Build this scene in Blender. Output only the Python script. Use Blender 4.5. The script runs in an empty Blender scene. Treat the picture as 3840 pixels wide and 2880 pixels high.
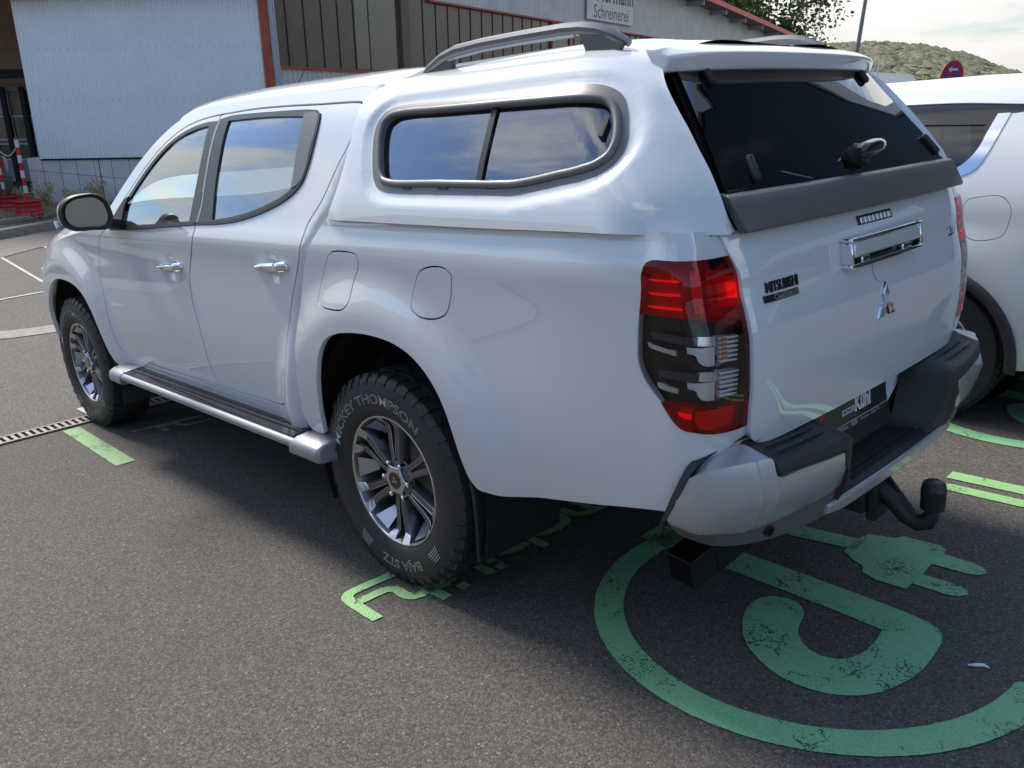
import bpy, bmesh, math, random
from mathutils import Vector, Matrix, noise
from mathutils.geometry import delaunay_2d_cdt
random.seed(7)
R_=math.radians
scene=bpy.context.scene
# ---------------------------------------------------------------- frames
# The parking bay slopes 4 degrees down towards the drain at x=3.3; TR takes
# bay coordinates (truck forward = +x, left = +y) to the level world.
TH=R_(4.0)
TR=Matrix.Translation((3.3,0,0))@Matrix.Rotation(TH,4,'Y')@Matrix.Translation((-3.3,0,0))
# ---------------------------------------------------------------- camera
cam=bpy.data.cameras.new('camera');camo=bpy.data.objects.new('camera',cam);scene.collection.objects.link(camo)
def cam_matrix(pos,yaw,pitch,roll):
    cy,sy=math.cos(yaw),math.sin(yaw);cp,sp=math.cos(pitch),math.sin(pitch)
    f=Vector((cy*cp,sy*cp,-sp));r=Vector((sy,-cy,0));u=r.cross(f)
    cr,sr=math.cos(roll),math.sin(roll)
    r2=cr*r+sr*u;u2=-sr*r+cr*u
    m=Matrix((( r2.x,u2.x,-f.x,pos[0]),(r2.y,u2.y,-f.y,pos[1]),(r2.z,u2.z,-f.z,pos[2]),(0,0,0,1)))
    return m
camo.matrix_world=TR@cam_matrix((-2.3212,2.4681,1.5076),-.75886,.27963,-.065775)
cam.sensor_width=36.0;cam.lens=36.0*3225.87/3840;cam.clip_end=3000;cam.clip_start=.05
scene.camera=camo
scene.render.resolution_x=1024;scene.render.resolution_y=768
scene.view_settings.view_transform='Standard';scene.view_settings.look='None'
scene.view_settings.exposure=0.98;scene.view_settings.gamma=1.0
scene.render.engine='CYCLES'
# ---------------------------------------------------------------- sun and sky
SUN_AZ=R_(-1);SUN_EL=R_(48)
sd=Vector((math.cos(SUN_EL)*math.cos(SUN_AZ),math.cos(SUN_EL)*math.sin(SUN_AZ),math.sin(SUN_EL)))
sl=bpy.data.lights.new('sun','SUN');sl.energy=2.6;sl.angle=R_(17.0);sl.color=(1,.93,.83)
so=bpy.data.objects.new('sun',sl);scene.collection.objects.link(so)
so.rotation_euler=sd.to_track_quat('Z','Y').to_euler()
w=bpy.data.worlds.new("World");scene.world=w;w.use_nodes=True
nt=w.node_tree;nt.nodes.clear();N=nt.nodes.new;L=nt.links.new
out=N('ShaderNodeOutputWorld');bg=N('ShaderNodeBackground');L(bg.outputs[0],out.inputs[0])
sky=N('ShaderNodeTexSky');sky.sky_type='NISHITA';sky.sun_disc=False;sky.sun_elevation=SUN_EL
sky.sun_rotation=math.pi/2-SUN_AZ;sky.altitude=200;sky.dust_density=.6;sky.ozone_density=4.0
tc=N('ShaderNodeTexCoord');sep=N('ShaderNodeSeparateXYZ');L(tc.outputs['Generated'],sep.inputs[0])
def M(op,a,b=None,c=None):
    n=N('ShaderNodeMath');n.operation=op
    for i,x in enumerate((a,b,c)):
        if x is None: continue
        if hasattr(x,'links') or hasattr(x,'is_linked'): L(x,n.inputs[i])
        else: n.inputs[i].default_value=x
    return n.outputs[0]
zc=M('ADD',M('MAXIMUM',sep.outputs['Z'],0.0),.16)
cx=M('DIVIDE',sep.outputs['X'],zc);cy=M('DIVIDE',sep.outputs['Y'],zc)
comb=N('ShaderNodeCombineXYZ');L(cx,comb.inputs[0]);L(cy,comb.inputs[1])
def NZ(scale,det,rough,dist=0,sx=1,sy=1,off=0):
    mp=N('ShaderNodeMapping');mp.inputs['Scale'].default_value=(sx,sy,1);mp.inputs['Location'].default_value=(off,off*.7,0)
    mp.inputs['Rotation'].default_value=(0,0,R_(25))
    L(comb.outputs[0],mp.inputs[0]);n=N('ShaderNodeTexNoise');n.inputs['Scale'].default_value=scale
    n.inputs['Detail'].default_value=det;n.inputs['Roughness'].default_value=rough;n.inputs['Distortion'].default_value=dist
    L(mp.outputs[0],n.inputs['Vector']);return n.outputs[0]
SEED=21.9
n1=NZ(1.15,9,.60,.35,1,1,SEED);n2=NZ(.33,3,.5,0,1,1,8.0);n3=NZ(1.2,7,.6,.2,.35,1.6,5)
# cover: more cloud toward the sun's side (front right) and towards the horizon
dotn=N('ShaderNodeVectorMath');dotn.operation='DOT_PRODUCT';L(tc.outputs['Generated'],dotn.inputs[0]);dotn.inputs[1].default_value=(.42,-.9,.0)
cov=M('MULTIPLY_ADD',dotn.outputs['Value'],.15,0.0)
hz=M('POWER',M('SUBTRACT',1.0,M('MAXIMUM',sep.outputs['Z'],0.0)),4.0)
cov=M('MULTIPLY_ADD',hz,.12,cov)
nn=M('MULTIPLY_ADD',n2,.55,M('MULTIPLY',n1,.95));nn=M('MULTIPLY_ADD',M('SUBTRACT',n3,.5),.55,nn);nn=M('ADD',nn,.09)
mk=N('ShaderNodeMapRange');mk.interpolation_type='SMOOTHSTEP';L(M('ADD',nn,cov),mk.inputs['Value'])
mk.inputs['From Min'].default_value=.835;mk.inputs['From Max'].default_value=1.02
mix=N('ShaderNodeMixRGB');L(mk.outputs[0],mix.inputs[0]);L(sky.outputs[0],mix.inputs[1])
cr=N('ShaderNodeMixRGB');cr.inputs[1].default_value=(5.2,5.2,5.2,1);cr.inputs[2].default_value=(8.2,7.9,7.4,1);L(n1,cr.inputs[0])
L(cr.outputs[0],mix.inputs[2])
# the air near the horizon is a little less bright
hm=N('ShaderNodeMixRGB');hm.blend_type='MULTIPLY';hm.inputs[0].default_value=1;L(mix.outputs[0],hm.inputs[1])
hv=M('MULTIPLY_ADD',hz,-.46,1.0);hc=N('ShaderNodeCombineXYZ');[L(hv,hc.inputs[i]) for i in range(3)];L(hc.outputs[0],hm.inputs[2])
L(hm.outputs[0],bg.inputs[0]);bg.inputs[1].default_value=.12
# ================================================================ helpers
COL=scene.collection
def tag(o,label=None,cat=None,group=None,kind=None):
    if label:o['label']=label
    if cat:o['category']=cat
    if group:o['group']=group
    if kind:o['kind']=kind
    return o
def empty(name,mat=Matrix(),label=None,cat=None,group=None):
    o=bpy.data.objects.new(name,None);COL.objects.link(o);o.matrix_world=mat;o.empty_display_size=.2
    return tag(o,label,cat,group)
def obj(name,verts,faces,mat,parent=None,smooth=False,normals=None,matrix=None,mats=None,fmat=None):
    me=bpy.data.meshes.new(name);me.from_pydata([tuple(v) for v in verts],[],faces);me.update()
    for m in (mats or [mat]): me.materials.append(m)
    if fmat:
        for p,i in zip(me.polygons,fmat):p.material_index=i
    if smooth:
        for p in me.polygons:p.use_smooth=True
    if normals is not None:
        me.normals_split_custom_set_from_vertices([tuple(n) for n in normals])
    o=bpy.data.objects.new(name,me);COL.objects.link(o)
    if parent:o.parent=parent
    if matrix is not None:o.matrix_local=matrix
    return o
def bevsub(o,bev=0,seg=2,sub=0,angle=40):
    if bev:
        b=o.modifiers.new('bevel','BEVEL');b.width=bev;b.segments=seg;b.limit_method='ANGLE';b.angle_limit=R_(angle);b.harden_normals=False
    if sub:
        s=o.modifiers.new('sub','SUBSURF');s.levels=sub;s.render_levels=sub
    for p in o.data.polygons:p.use_smooth=True
    if bev and not sub:
        o.data.set_sharp_from_angle(angle=R_(50))
    return o
class MB:
    def __init__(s): s.v=[];s.f=[]
    def box(s,x0,x1,y0,y1,z0,z1,m=None):
        P=[Vector((x,y,z)) for x in (x0,x1) for y in (y0,y1) for z in (z0,z1)]
        if m is not None:P=[m@p for p in P]
        b=len(s.v);s.v+=P
        s.f+=[tuple(b+i for i in q) for q in ((0,1,3,2),(4,6,7,5),(0,4,5,1),(2,3,7,6),(0,2,6,4),(1,5,7,3))]
        return s
    def bar(s,a,b_,r,n=10,r2=None,caps=True):
        a=Vector(a);b_=Vector(b_);d=(b_-a).normalized();u=d.orthogonal().normalized();w_=d.cross(u)
        i0=len(s.v);r2=r if r2 is None else r2
        for p,rr in ((a,r),(b_,r2)):
            for k in range(n):
                t=2*math.pi*k/n;s.v.append(p+u*rr*math.cos(t)+w_*rr*math.sin(t))
        for k in range(n): s.f.append((i0+k,i0+(k+1)%n,i0+n+(k+1)%n,i0+n+k))
        if caps:
            s.f.append(tuple(i0+k for k in reversed(range(n))));s.f.append(tuple(i0+n+k for k in range(n)))
        return s
    def tube(s,pts,r,n=8,caps=True):
        pts=[Vector(p) for p in pts];i0=len(s.v);m=len(pts)
        rr=r if isinstance(r,(list,tuple)) else [r]*m
        up=None
        for i,p in enumerate(pts):
            d=(pts[min(i+1,m-1)]-pts[max(i-1,0)]).normalized()
            if up is None: up=d.orthogonal().normalized()
            up=(up-d*up.dot(d)).normalized();w_=d.cross(up)
            for k in range(n):
                t=2*math.pi*k/n;s.v.append(p+up*rr[i]*math.cos(t)+w_*rr[i]*math.sin(t))
        for i in range(m-1):
            for k in range(n): s.f.append((i0+i*n+k,i0+i*n+(k+1)%n,i0+(i+1)*n+(k+1)%n,i0+(i+1)*n+k))
        if caps:
            s.f.append(tuple(i0+k for k in reversed(range(n))));s.f.append(tuple(i0+(m-1)*n+k for k in range(n)))
        return s
    def prism(s,pts2,F,h):
        """closed outline pts2 mapped by F(a,b,depth) extruded by h (triangulated caps by CDT)"""
        n=len(pts2);i0=len(s.v)
        for d in (0,h):
            for a,b in pts2:s.v.append(Vector(F(a,b,d)))
        s.f+= [(i0+i,i0+(i+1)%n,i0+n+(i+1)%n,i0+n+i) for i in range(n)]
        tri=tri_poly(pts2)
        for t in tri:
            s.f.append(tuple(i0+k for k in t));s.f.append(tuple(i0+n+k for k in reversed(t)))
        return s
    def lathe(s,prof,c,axis='Y',n=48,a0=0,a1=2*math.pi):
        """prof (r,h) about axis through c"""
        i0=len(s.v);full=abs(a1-a0-2*math.pi)<1e-6;m=len(prof);cnt=n if full else n+1
        for k in range(cnt):
            t=a0+(a1-a0)*k/n
            for r,h in prof:
                if axis=='Y': p=(c[0]+r*math.cos(t),c[1]+h,c[2]+r*math.sin(t))
                elif axis=='Z': p=(c[0]+r*math.cos(t),c[1]+r*math.sin(t),c[2]+h)
                else: p=(c[0]+h,c[1]+r*math.cos(t),c[2]+r*math.sin(t))
                s.v.append(Vector(p))
        for k in range(n):
            k2=(k+1)%cnt
            for j in range(m-1): s.f.append((i0+k*m+j,i0+k*m+j+1,i0+k2*m+j+1,i0+k2*m+j))
        return s
    def build(s,name,mat,parent=None,smooth=False,bev=0,fix=True,matrix=None,angle=35):
        o=obj(name,s.v,s.f,mat,parent,matrix=matrix)
        if fix:
            bm=bmesh.new();bm.from_mesh(o.data);bmesh.ops.recalc_face_normals(bm,faces=bm.faces);bm.to_mesh(o.data);bm.free()
        if smooth:
            for p in o.data.polygons:p.use_smooth=True
            o.data.set_sharp_from_angle(angle=R_(angle))
        if bev: bevsub(o,bev,2)
        return o
def inside(px,py,poly):
    r=False;n=len(poly);j=n-1
    for i in range(n):
        ax,ay=poly[i];bx,by=poly[j]
        if (ay>py)!=(by>py) and px<(bx-ax)*(py-ay)/(by-ay)+ax:r=not r
        j=i
    return r
def tri_poly(poly,holes=(),grid=None):
    vs=[Vector(p) for p in poly];n=len(poly);es=[(i,(i+1)%n) for i in range(n)]
    r=delaunay_2d_cdt(vs,es,[],0,1e-6,True)
    out=[]
    back={}
    for k,o_ in enumerate(r[3]):
        back[k]=o_[0] if o_ else None
    for f in r[2]:
        c=sum((r[0][i] for i in f),Vector((0,0)))/len(f)
        if inside(c.x,c.y,poly) and all(back[i] is not None for i in f): out.append([back[i] for i in f])
    return out
def catmull(pts,closed=False,step=.02):
    n=len(pts);o=[];rng=range(n if closed else n-1)
    g=lambda i: pts[i%n] if closed else pts[max(0,min(n-1,i))]
    for i in rng:
        p0,p1,p2,p3=g(i-1),g(i),g(i+1),g(i+2)
        d=math.dist(p1,p2);k=max(1,int(math.ceil(d/step)))
        # corner test: keep straight if sharp or long
        def tn(a,b,c_):
            l1=math.dist(a,b) or 1;l2=math.dist(b,c_) or 1
            v1=((b[0]-a[0])/l1,(b[1]-a[1])/l1);v2=((c_[0]-b[0])/l2,(c_[1]-b[1])/l2)
            ca=v1[0]*v2[0]+v1[1]*v2[1]
            if ca<.45: return None
            w1=l2/(l1+l2);t=(v1[0]*w1+v2[0]*(1-w1),v1[1]*w1+v2[1]*(1-w1));return t
        m1=tn(p0,p1,p2);m2=tn(p1,p2,p3);ch=((p2[0]-p1[0]),(p2[1]-p1[1]))
        k1=min(d,2.2*math.dist(p0,p1)+1e-6);k2=min(d,2.2*math.dist(p2,p3)+1e-6);m1=(m1[0]*k1,m1[1]*k1) if m1 else ch;m2=(m2[0]*k2,m2[1]*k2) if m2 else ch
        for j in range(k):
            t=j/k;t2=t*t;t3=t2*t
            o.append(tuple((2*t3-3*t2+1)*p1[q]+(t3-2*t2+t)*m1[q]+(-2*t3+3*t2)*p2[q]+(t3-t2)*m2[q] for q in (0,1)))
    if not closed:o.append(tuple(pts[-1]))
    return o
def offset(poly,d):
    """offset closed polygon outward by d (negative inward)"""
    n=len(poly);A=sum(poly[i][0]*poly[(i+1)%n][1]-poly[(i+1)%n][0]*poly[i][1] for i in range(n))
    sg=1 if A>0 else -1;o=[]
    for i in range(n):
        a,b,c_=poly[i-1],poly[i],poly[(i+1)%n]
        l1=math.dist(a,b) or 1e-9;l2=math.dist(b,c_) or 1e-9
        n1=((b[1]-a[1])/l1*sg,-(b[0]-a[0])/l1*sg);n2=((c_[1]-b[1])/l2*sg,-(c_[0]-b[0])/l2*sg)
        m=(n1[0]+n2[0],n1[1]+n2[1]);l=math.hypot(*m) or 1e-9;m=(m[0]/l,m[1]/l)
        k=1/max(.5,(m[0]*n1[0]+m[1]*n1[1]))
        o.append((b[0]+m[0]*d*k,b[1]+m[1]*d*k))
    return o
CEN=Vector((.9,0,.8))
def panel(name,outline,F,mat,parent,holes=(),step=.022,flange=.012,side=1,off=0.0,res=.015,label=None,cen=None,nosmooth=False):
    cen=CEN if cen is None else cen
    loops=[catmull(outline,True,res)]+[catmull(h,True,res) for h in holes]
    P=[];E=[];B=[]
    for lp in loops:
        i0=len(P);P+=lp;n=len(lp);E+=[(i0+i,i0+(i+1)%n) for i in range(n)];B.append((i0,n))
    xs=[p[0] for p in loops[0]];ys=[p[1] for p in loops[0]]
    gx=min(xs)+step/2
    cell={}
    for p in P: cell.setdefault((int(p[0]//step),int(p[1]//step)),[]).append(p)
    def near(x,y):
        cx_,cy_=int(x//step),int(y//step)
        for i in (-1,0,1):
            for j in (-1,0,1):
                for q in cell.get((cx_+i,cy_+j),()):
                    if math.dist(q,(x,y))<step*.45:return True
        return False
    while gx<max(xs):
        gy=min(ys)+step/2
        while gy<max(ys):
            if inside(gx,gy,loops[0]) and not any(inside(gx,gy,h) for h in loops[1:]) and not near(gx,gy): P.append((gx,gy+(gx-xs[0])*1e-4))
            gy+=step
        gx+=step
    res_=delaunay_2d_cdt([Vector(p) for p in P],E,[],0,1e-7,True)
    V2=res_[0];org=res_[3];nP=len(V2)
    Fs=[]
    for f in res_[2]:
        cx_=sum(V2[i].x for i in f)/3;cy_=sum(V2[i].y for i in f)/3
        if inside(cx_,cy_,loops[0]) and not any(inside(cx_,cy_,h) for h in loops[1:]): Fs.append(tuple(f))
    verts=[];nor=[];h=.003
    for p in V2:
        a,b=p.x,p.y;q=Vector(F(a,b))
        du=Vector(F(a+h,b))-Vector(F(a-h,b));dv=Vector(F(a,b+h))-Vector(F(a,b-h))
        n=du.cross(dv)
        if n.length<1e-12:n=q-cen
        n.normalize()
        if n.dot(q-cen)<0:n=-n
        q=q+n*off
        if side<0:q.y=-q.y;n.y=-n.y
        verts.append(q);nor.append(n)
    faces=[]
    for f in Fs:
        a,b,c_=(verts[i] for i in f)
        if (b-a).cross(c_-a).dot(nor[f[0]])<0:f=tuple(reversed(f))
        faces.append(f)
    # flange along boundary edges (edges used once)
    if flange:
        cnt={}
        for f in faces:
            for i in range(3):
                a,b=f[i],f[(i+1)%3];k=(min(a,b),max(a,b));cnt.setdefault(k,[]).append((a,b))
        bd=[v[0] for v in cnt.values() if len(v)==1]
        dup={}
        def d_(i,tan):
            if i not in dup:
                on=tan.cross(nor[i]).normalized()
                e=flange*.22
                verts.append(verts[i]+on*0.0);nor.append((on+nor[i]*.6).normalized());j=len(verts)-1
                verts.append(verts[i]-nor[i]*flange);nor.append(on);dup[i]=(j,j+1)
            return dup[i]
        for a,b in bd:
            t=(verts[b]-verts[a]).normalized();da=d_(a,t);db=d_(b,t)
            faces.append((b,a,da[0],db[0])) if False else None
            faces.append((db[0],da[0],da[1],db[1]))
    o=obj(name,verts,faces,mat,parent,smooth=not nosmooth,normals=nor if not nosmooth else None)
    if label:o['label']=label
    return o
def text_geo(s,size=1.0,offset_=0.0,spacing=1.0,shear=0.0,bold=0.0):
    """2-D triangles of a text (built-in font)"""
    cu=bpy.data.curves.new('t','FONT');cu.body=s;cu.size=size;cu.offset=offset_+bold;cu.align_x='CENTER';cu.align_y='CENTER';cu.space_character=spacing;cu.shear=shear;cu.resolution_u=3
    o=bpy.data.objects.new('t',cu);COL.objects.link(o)
    dg=bpy.context.evaluated_depsgraph_get();me=bpy.data.meshes.new_from_object(o.evaluated_get(dg))
    vs=[(v.co.x,v.co.y) for v in me.vertices];fs=[tuple(p.vertices) for p in me.polygons]
    bpy.data.objects.remove(o);bpy.data.curves.remove(cu);bpy.data.meshes.remove(me)
    return vs,fs
def text_obj(name,s,F,mat,parent,**k):
    vs,fs=text_geo(s,**k)
    return obj(name,[F(a,b) for a,b in vs],fs,mat,parent)
# ---------------------------------------------------------------- materials
def mat(name,col=(.5,.5,.5),rough=.5,metal=0,coat=0,coat_rough=.03,spec=.5,trans=0,alpha=1,emit=None,bump=None,noise_col=None,ior=1.45,sheen=0,coat_ior=1.5):
    m=bpy.data.materials.new(name);m.use_nodes=True;nt=m.node_tree;b=nt.nodes['Principled BSDF']
    b.inputs['Base Color'].default_value=(*col,1);b.inputs['Roughness'].default_value=rough;b.inputs['Metallic'].default_value=metal
    b.inputs['Coat Weight'].default_value=coat;b.inputs['Coat IOR'].default_value=coat_ior;b.inputs['Coat Roughness'].default_value=coat_rough;b.inputs['Specular IOR Level'].default_value=spec
    b.inputs['Transmission Weight'].default_value=trans;b.inputs['IOR'].default_value=ior
    if emit: b.inputs['Emission Color'].default_value=(*emit[0],1);b.inputs['Emission Strength'].default_value=emit[1]
    tcn=nt.nodes.new('ShaderNodeTexCoord')
    if noise_col:  # (scale, second colour, contrast)
        n=nt.nodes.new('ShaderNodeTexNoise');n.inputs['Scale'].default_value=noise_col[0];n.inputs['Detail'].default_value=6;n.inputs['Roughness'].default_value=.65
        nt.links.new(tcn.outputs['Object'],n.inputs['Vector'])
        mr=nt.nodes.new('ShaderNodeMapRange');c_=noise_col[2];mr.inputs[1].default_value=.5-c_;mr.inputs[2].default_value=.5+c_
        nt.links.new(n.outputs[0],mr.inputs[0]);mx=nt.nodes.new('ShaderNodeMixRGB');mx.inputs[1].default_value=(*col,1);mx.inputs[2].default_value=(*noise_col[1],1)
        nt.links.new(mr.outputs[0],mx.inputs[0]);nt.links.new(mx.outputs[0],b.inputs['Base Color'])
    if bump: # (scale,strength,distance)
        n=nt.nodes.new('ShaderNodeTexNoise');n.inputs['Scale'].default_value=bump[0];n.inputs['Detail'].default_value=4
        nt.links.new(tcn.outputs['Object'],n.inputs['Vector']);bp_=nt.nodes.new('ShaderNodeBump');bp_.inputs['Strength'].default_value=bump[1];bp_.inputs['Distance'].default_value=bump[2]
        nt.links.new(n.outputs[0],bp_.inputs['Height']);nt.links.new(bp_.outputs[0],b.inputs['Normal'])
    return m
def glassmat(name,tint=(.5,.5,.5),rough=.0,f0=1.5,refl=1.0,body=None,bodymix=0.0,gl=(1,1,1)):
    """thin tinted pane: transparent tint + fresnel gloss"""
    m=bpy.data.materials.new(name);m.use_nodes=True;nt=m.node_tree;nt.nodes.clear();N=nt.nodes.new;L=nt.links.new
    o=N('ShaderNodeOutputMaterial');t=N('ShaderNodeBsdfTransparent');t.inputs[0].default_value=(*tint,1)
    base=t.outputs[0]
    if body:
        d=N('ShaderNodeBsdfDiffuse');d.inputs[0].default_value=(*body,1);mx=N('ShaderNodeMixShader');mx.inputs[0].default_value=bodymix
        L(t.outputs[0],mx.inputs[1]);L(d.outputs[0],mx.inputs[2]);base=mx.outputs[0]
    g=N('ShaderNodeBsdfGlossy');g.inputs['Roughness'].default_value=rough;g.inputs[0].default_value=(*gl,1)
    fr=N('ShaderNodeFresnel');fr.inputs[0].default_value=f0;ml=N('ShaderNodeMath');ml.operation='MULTIPLY';ml.inputs[1].default_value=refl;ml.use_clamp=True
    L(fr.outputs[0],ml.inputs[0]);ms=N('ShaderNodeMixShader');L(ml.outputs[0],ms.inputs[0]);L(base,ms.inputs[1]);L(g.outputs[0],ms.inputs[2]);L(ms.outputs[0],o.inputs[0])
    return m
PAINT=mat('white_paint',(.62,.655,.655),.5,0,1.0,.006,.2,coat_ior=1.85)
PAINT2=mat('white_paint_plain',(.62,.65,.64),.35,0,1.0,.02,.5)
SILVER=mat('silver_paint',(.42,.43,.44),.34,.65,.35,.08)
STEPS=mat('silver_step',(.33,.33,.345),.40,.55,.2,.15)
BLK=mat('black_plastic',(.018,.018,.019),.48,bump=(260,.25,.001))
BLK2=mat('textured_black_plastic',(.030,.031,.033),.55,bump=(500,.5,.001))
GREYP=mat('dark_grey_trim',(.105,.105,.100),.42,bump=(400,.15,.0006))
GREYF=mat('satin_window_frame',(.155,.152,.15),.36)
GLOSSB=mat('gloss_black',(.012,.012,.013),.12,0,.6,.02)
PILB=mat('pillar_satin_black',(.030,.032,.034),.34)
RUB=mat('rubber_seal',(.010,.010,.010),.5)
CHR=mat('chrome',(.82,.83,.85),.045,1.0)
DCHR=mat('dark_chrome',(.05,.05,.055),.12,.9)
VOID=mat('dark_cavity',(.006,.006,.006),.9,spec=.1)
INT=mat('interior_dark',(.028,.028,.03),.8)
INT2=mat('interior_grey',(.09,.09,.088),.8)
GL_F=glassmat('front_side_glass',(.60,.66,.63),.0,1.55,2.4,gl=(.86,.96,1))
GL_R=glassmat('rear_side_glass',(.22,.24,.24),.0,1.6,2.6,gl=(.84,.92,1))
GL_C=glassmat('canopy_glass',(.020,.022,.03),.0,1.65,2.8,gl=(.80,.88,1))
GL_H=glassmat('hatch_glass',(.045,.048,.055),.0,1.6,1.7)
WS=glassmat('windscreen_glass',(.75,.80,.78),.0,1.5,1.2)
TYRE=mat('tyre_rubber',(.020,.020,.021),.62,bump=(180,.3,.001),noise_col=(9,(.030,.028,.027),.2),coat=.15,coat_rough=.3)
WHL=mat('raised_white_letter',(.55,.55,.53),.7)
RIMD=mat('rim_dark_grey',(.15,.155,.165),.30,.75,.4,.05)
RIMS=mat('rim_machined_face',(.62,.60,.57),.22,.9)
LINER=mat('arch_liner',(.012,.012,.012),.85)


def lerp_tab(tab,t):
    # smooth cubic hermite (monotone-ish) interpolation, tab sorted [(t,v)]
    n=len(tab)
    if t<=tab[0][0]:
        return tab[0][1]+(t-tab[0][0])*(tab[1][1]-tab[0][1])/(tab[1][0]-tab[0][0])
    if t>=tab[-1][0]:
        return tab[-1][1]+(t-tab[-1][0])*(tab[-1][1]-tab[-2][1])/(tab[-1][0]-tab[-2][0])
    i=0
    while t>tab[i+1][0]: i+=1
    x0,y0=tab[i];x1,y1=tab[i+1];h=x1-x0;d=(y1-y0)/h
    dl=(y0-tab[i-1][1])/(x0-tab[i-1][0]) if i>0 else d
    dr=(tab[i+2][1]-y1)/(tab[i+2][0]-x1) if i+2<n else d
    def lim(a,b):
        if a*b<=0: return 0.0
        m=2*a*b/(a+b)
        return m
    m0=lim(dl,d);m1=lim(d,dr)
    u=(t-x0)/h;u2=u*u;u3=u2*u
    return (2*u3-3*u2+1)*y0+(u3-2*u2+u)*h*m0+(-2*u3+3*u2)*y1+(u3-u2)*h*m1
_SPL={}
def spline(tab,t):
    """natural cubic spline through tab (C2), linear beyond the ends"""
    k=id(tab);n=len(tab)
    if k not in _SPL:
        h=[tab[i+1][0]-tab[i][0] for i in range(n-1)]
        a=[0.0]*n;l=[1.0]*n;mu=[0.0]*n;z=[0.0]*n
        for i in range(1,n-1):
            a[i]=3*((tab[i+1][1]-tab[i][1])/h[i]-(tab[i][1]-tab[i-1][1])/h[i-1])
            l[i]=2*(tab[i+1][0]-tab[i-1][0])-h[i-1]*mu[i-1];mu[i]=h[i]/l[i];z[i]=(a[i]-h[i-1]*z[i-1])/l[i]
        c=[0.0]*n;b=[0.0]*n;d=[0.0]*n
        for j in range(n-2,-1,-1):
            c[j]=z[j]-mu[j]*c[j+1];b[j]=(tab[j+1][1]-tab[j][1])/h[j]-h[j]*(c[j+1]+2*c[j])/3;d[j]=(c[j+1]-c[j])/3/h[j]
        be=b[n-2]+2*c[n-2]*h[n-2]+3*d[n-2]*h[n-2]**2
        _SPL[k]=(b,c,d,be,tab)
    b,c,d,be,_=_SPL[k]
    if t<=tab[0][0]: return tab[0][1]+(t-tab[0][0])*b[0]
    if t>=tab[-1][0]: return tab[-1][1]+(t-tab[-1][0])*be
    i=0
    while t>tab[i+1][0]: i+=1
    u=t-tab[i][0];return tab[i][1]+u*(b[i]+u*(c[i]+u*d[i]))
def sm(t):
    t=max(0.0,min(1.0,t));return t*t*(3-2*t)
CAB=[(.36,.805),(.42,.834),(.48,.858),(.56,.876),(.66,.888),(.80,.893),(.94,.889),(1.06,.884),(1.12,.886),(1.165,.889),(1.20,.883),(1.24,.866),(1.30,.843),(1.40,.806),(1.52,.760),(1.62,.710),(1.70,.655)]
BED=[(.50,.855),(.58,.876),(.68,.892),(.80,.898),(.92,.896),(1.04,.893),(1.12,.893),(1.165,.894),(1.20,.890),(1.24,.878),(1.30,.868)]
HND=[]
def flare(x,z):
    f=0.0
    for xc,A,r1 in ((0.0,.036,.22),(3.0,.040,.24)):
        d=math.hypot(x-xc,(z-.40)*(1.0 if z>.4 else .8))
        f=max(f,A*sm(1-(d-.565)/(r1-.04)))
    return f
BX0=[(.5,.475),(.735,.442),(.98,.412),(1.085,.379),(1.176,.320),(1.245,.266),(1.28,.228)]
def side_y(x,z):
    c=spline(CAB,z);b=spline(BED,z)
    w=max(sm((x-lerp_tab(BX0,z))/.03),sm((z-1.283)/.03))
    y=b*(1-w)+c*w
    if x>1.6: y-=.018*((x-1.6)/1.4)**2
    if x>3.35: y-=.28*((x-3.35)/.5)**2
    if x<-.75: y-=.03*((-.75-x)/.45)**2
    # hollow in cab wall behind rear door
    for hx,hz in ((1.50,1.048),(.585,1.100)):
        q=((x-hx)/.052)**2+((z-hz)/.046)**2
        if q<1.6: y-=.013*sm((1.45-q)/1.1)
    return y+flare(x,z)
GX=[(.66,-1.262),(.72,-1.272),(.80,-1.282),(.90,-1.288),(1.0,-1.286),(1.08,-1.272),(1.12,-1.262),(1.16,-1.258),(1.20,-1.25),(1.28,-1.222)]
CXE=[(.45,.500),(.545,.500),(.62,.485),(.735,.462),(.88,.446),(.98,.428),(1.082,.395),(1.17,.337),(1.235,.285),(1.272,.245),(1.31,.205),(1.40,.160),(1.50,.128),(1.60,.112),(1.70,.115)]
CXW=[(.55,.085),(.85,.070),(.97,.050),(1.08,.028),(1.17,.036),(1.24,.060),(1.30,.075),(1.45,.085),(1.60,.045),(1.70,.030)]
def cab_pt(s,z):
    x=-s;y=spline(CAB,z)+flare(x,z)
    q=x-lerp_tab(CXE,z)
    w_=lerp_tab(CXW,z)
    if q<w_: y-=.5*w_*((w_-q)/w_)**2
    return (x,y-(.018*((x-1.6)/1.4)**2 if x>1.6 else 0),z)
def gate_x(y,z):
    return lerp_tab(GX,z)-.018*(1-min(1,abs(y)/.9)**2)
# rear corner plan, s' beyond x=-1.10 -> (dx,dy)
CR=1.10
COR=[(0,0,0),(.08,.078,.006),(.13,.124,.017),(.155,.143,.030),(.175,.154,.046),(.20,.160,.070),(.25,.166,.120),(.33,.172,.200)]
COX=[(a,b) for a,b,_ in COR];COY=[(a,b) for a,_,b in COR]
def body_pt(s,z):
    if s<=CR: return (-s,side_y(-s,z),z)
    q=s-CR
    dx=lerp_tab(COX,q);dy=lerp_tab(COY,q)
    xr=lerp_tab(GX,z)+1.285   # lean of the tail
    return (-CR-dx+ (xr+.012)*sm(q/.17),side_y(-CR,z)-dy-.0*q,z)
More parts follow.
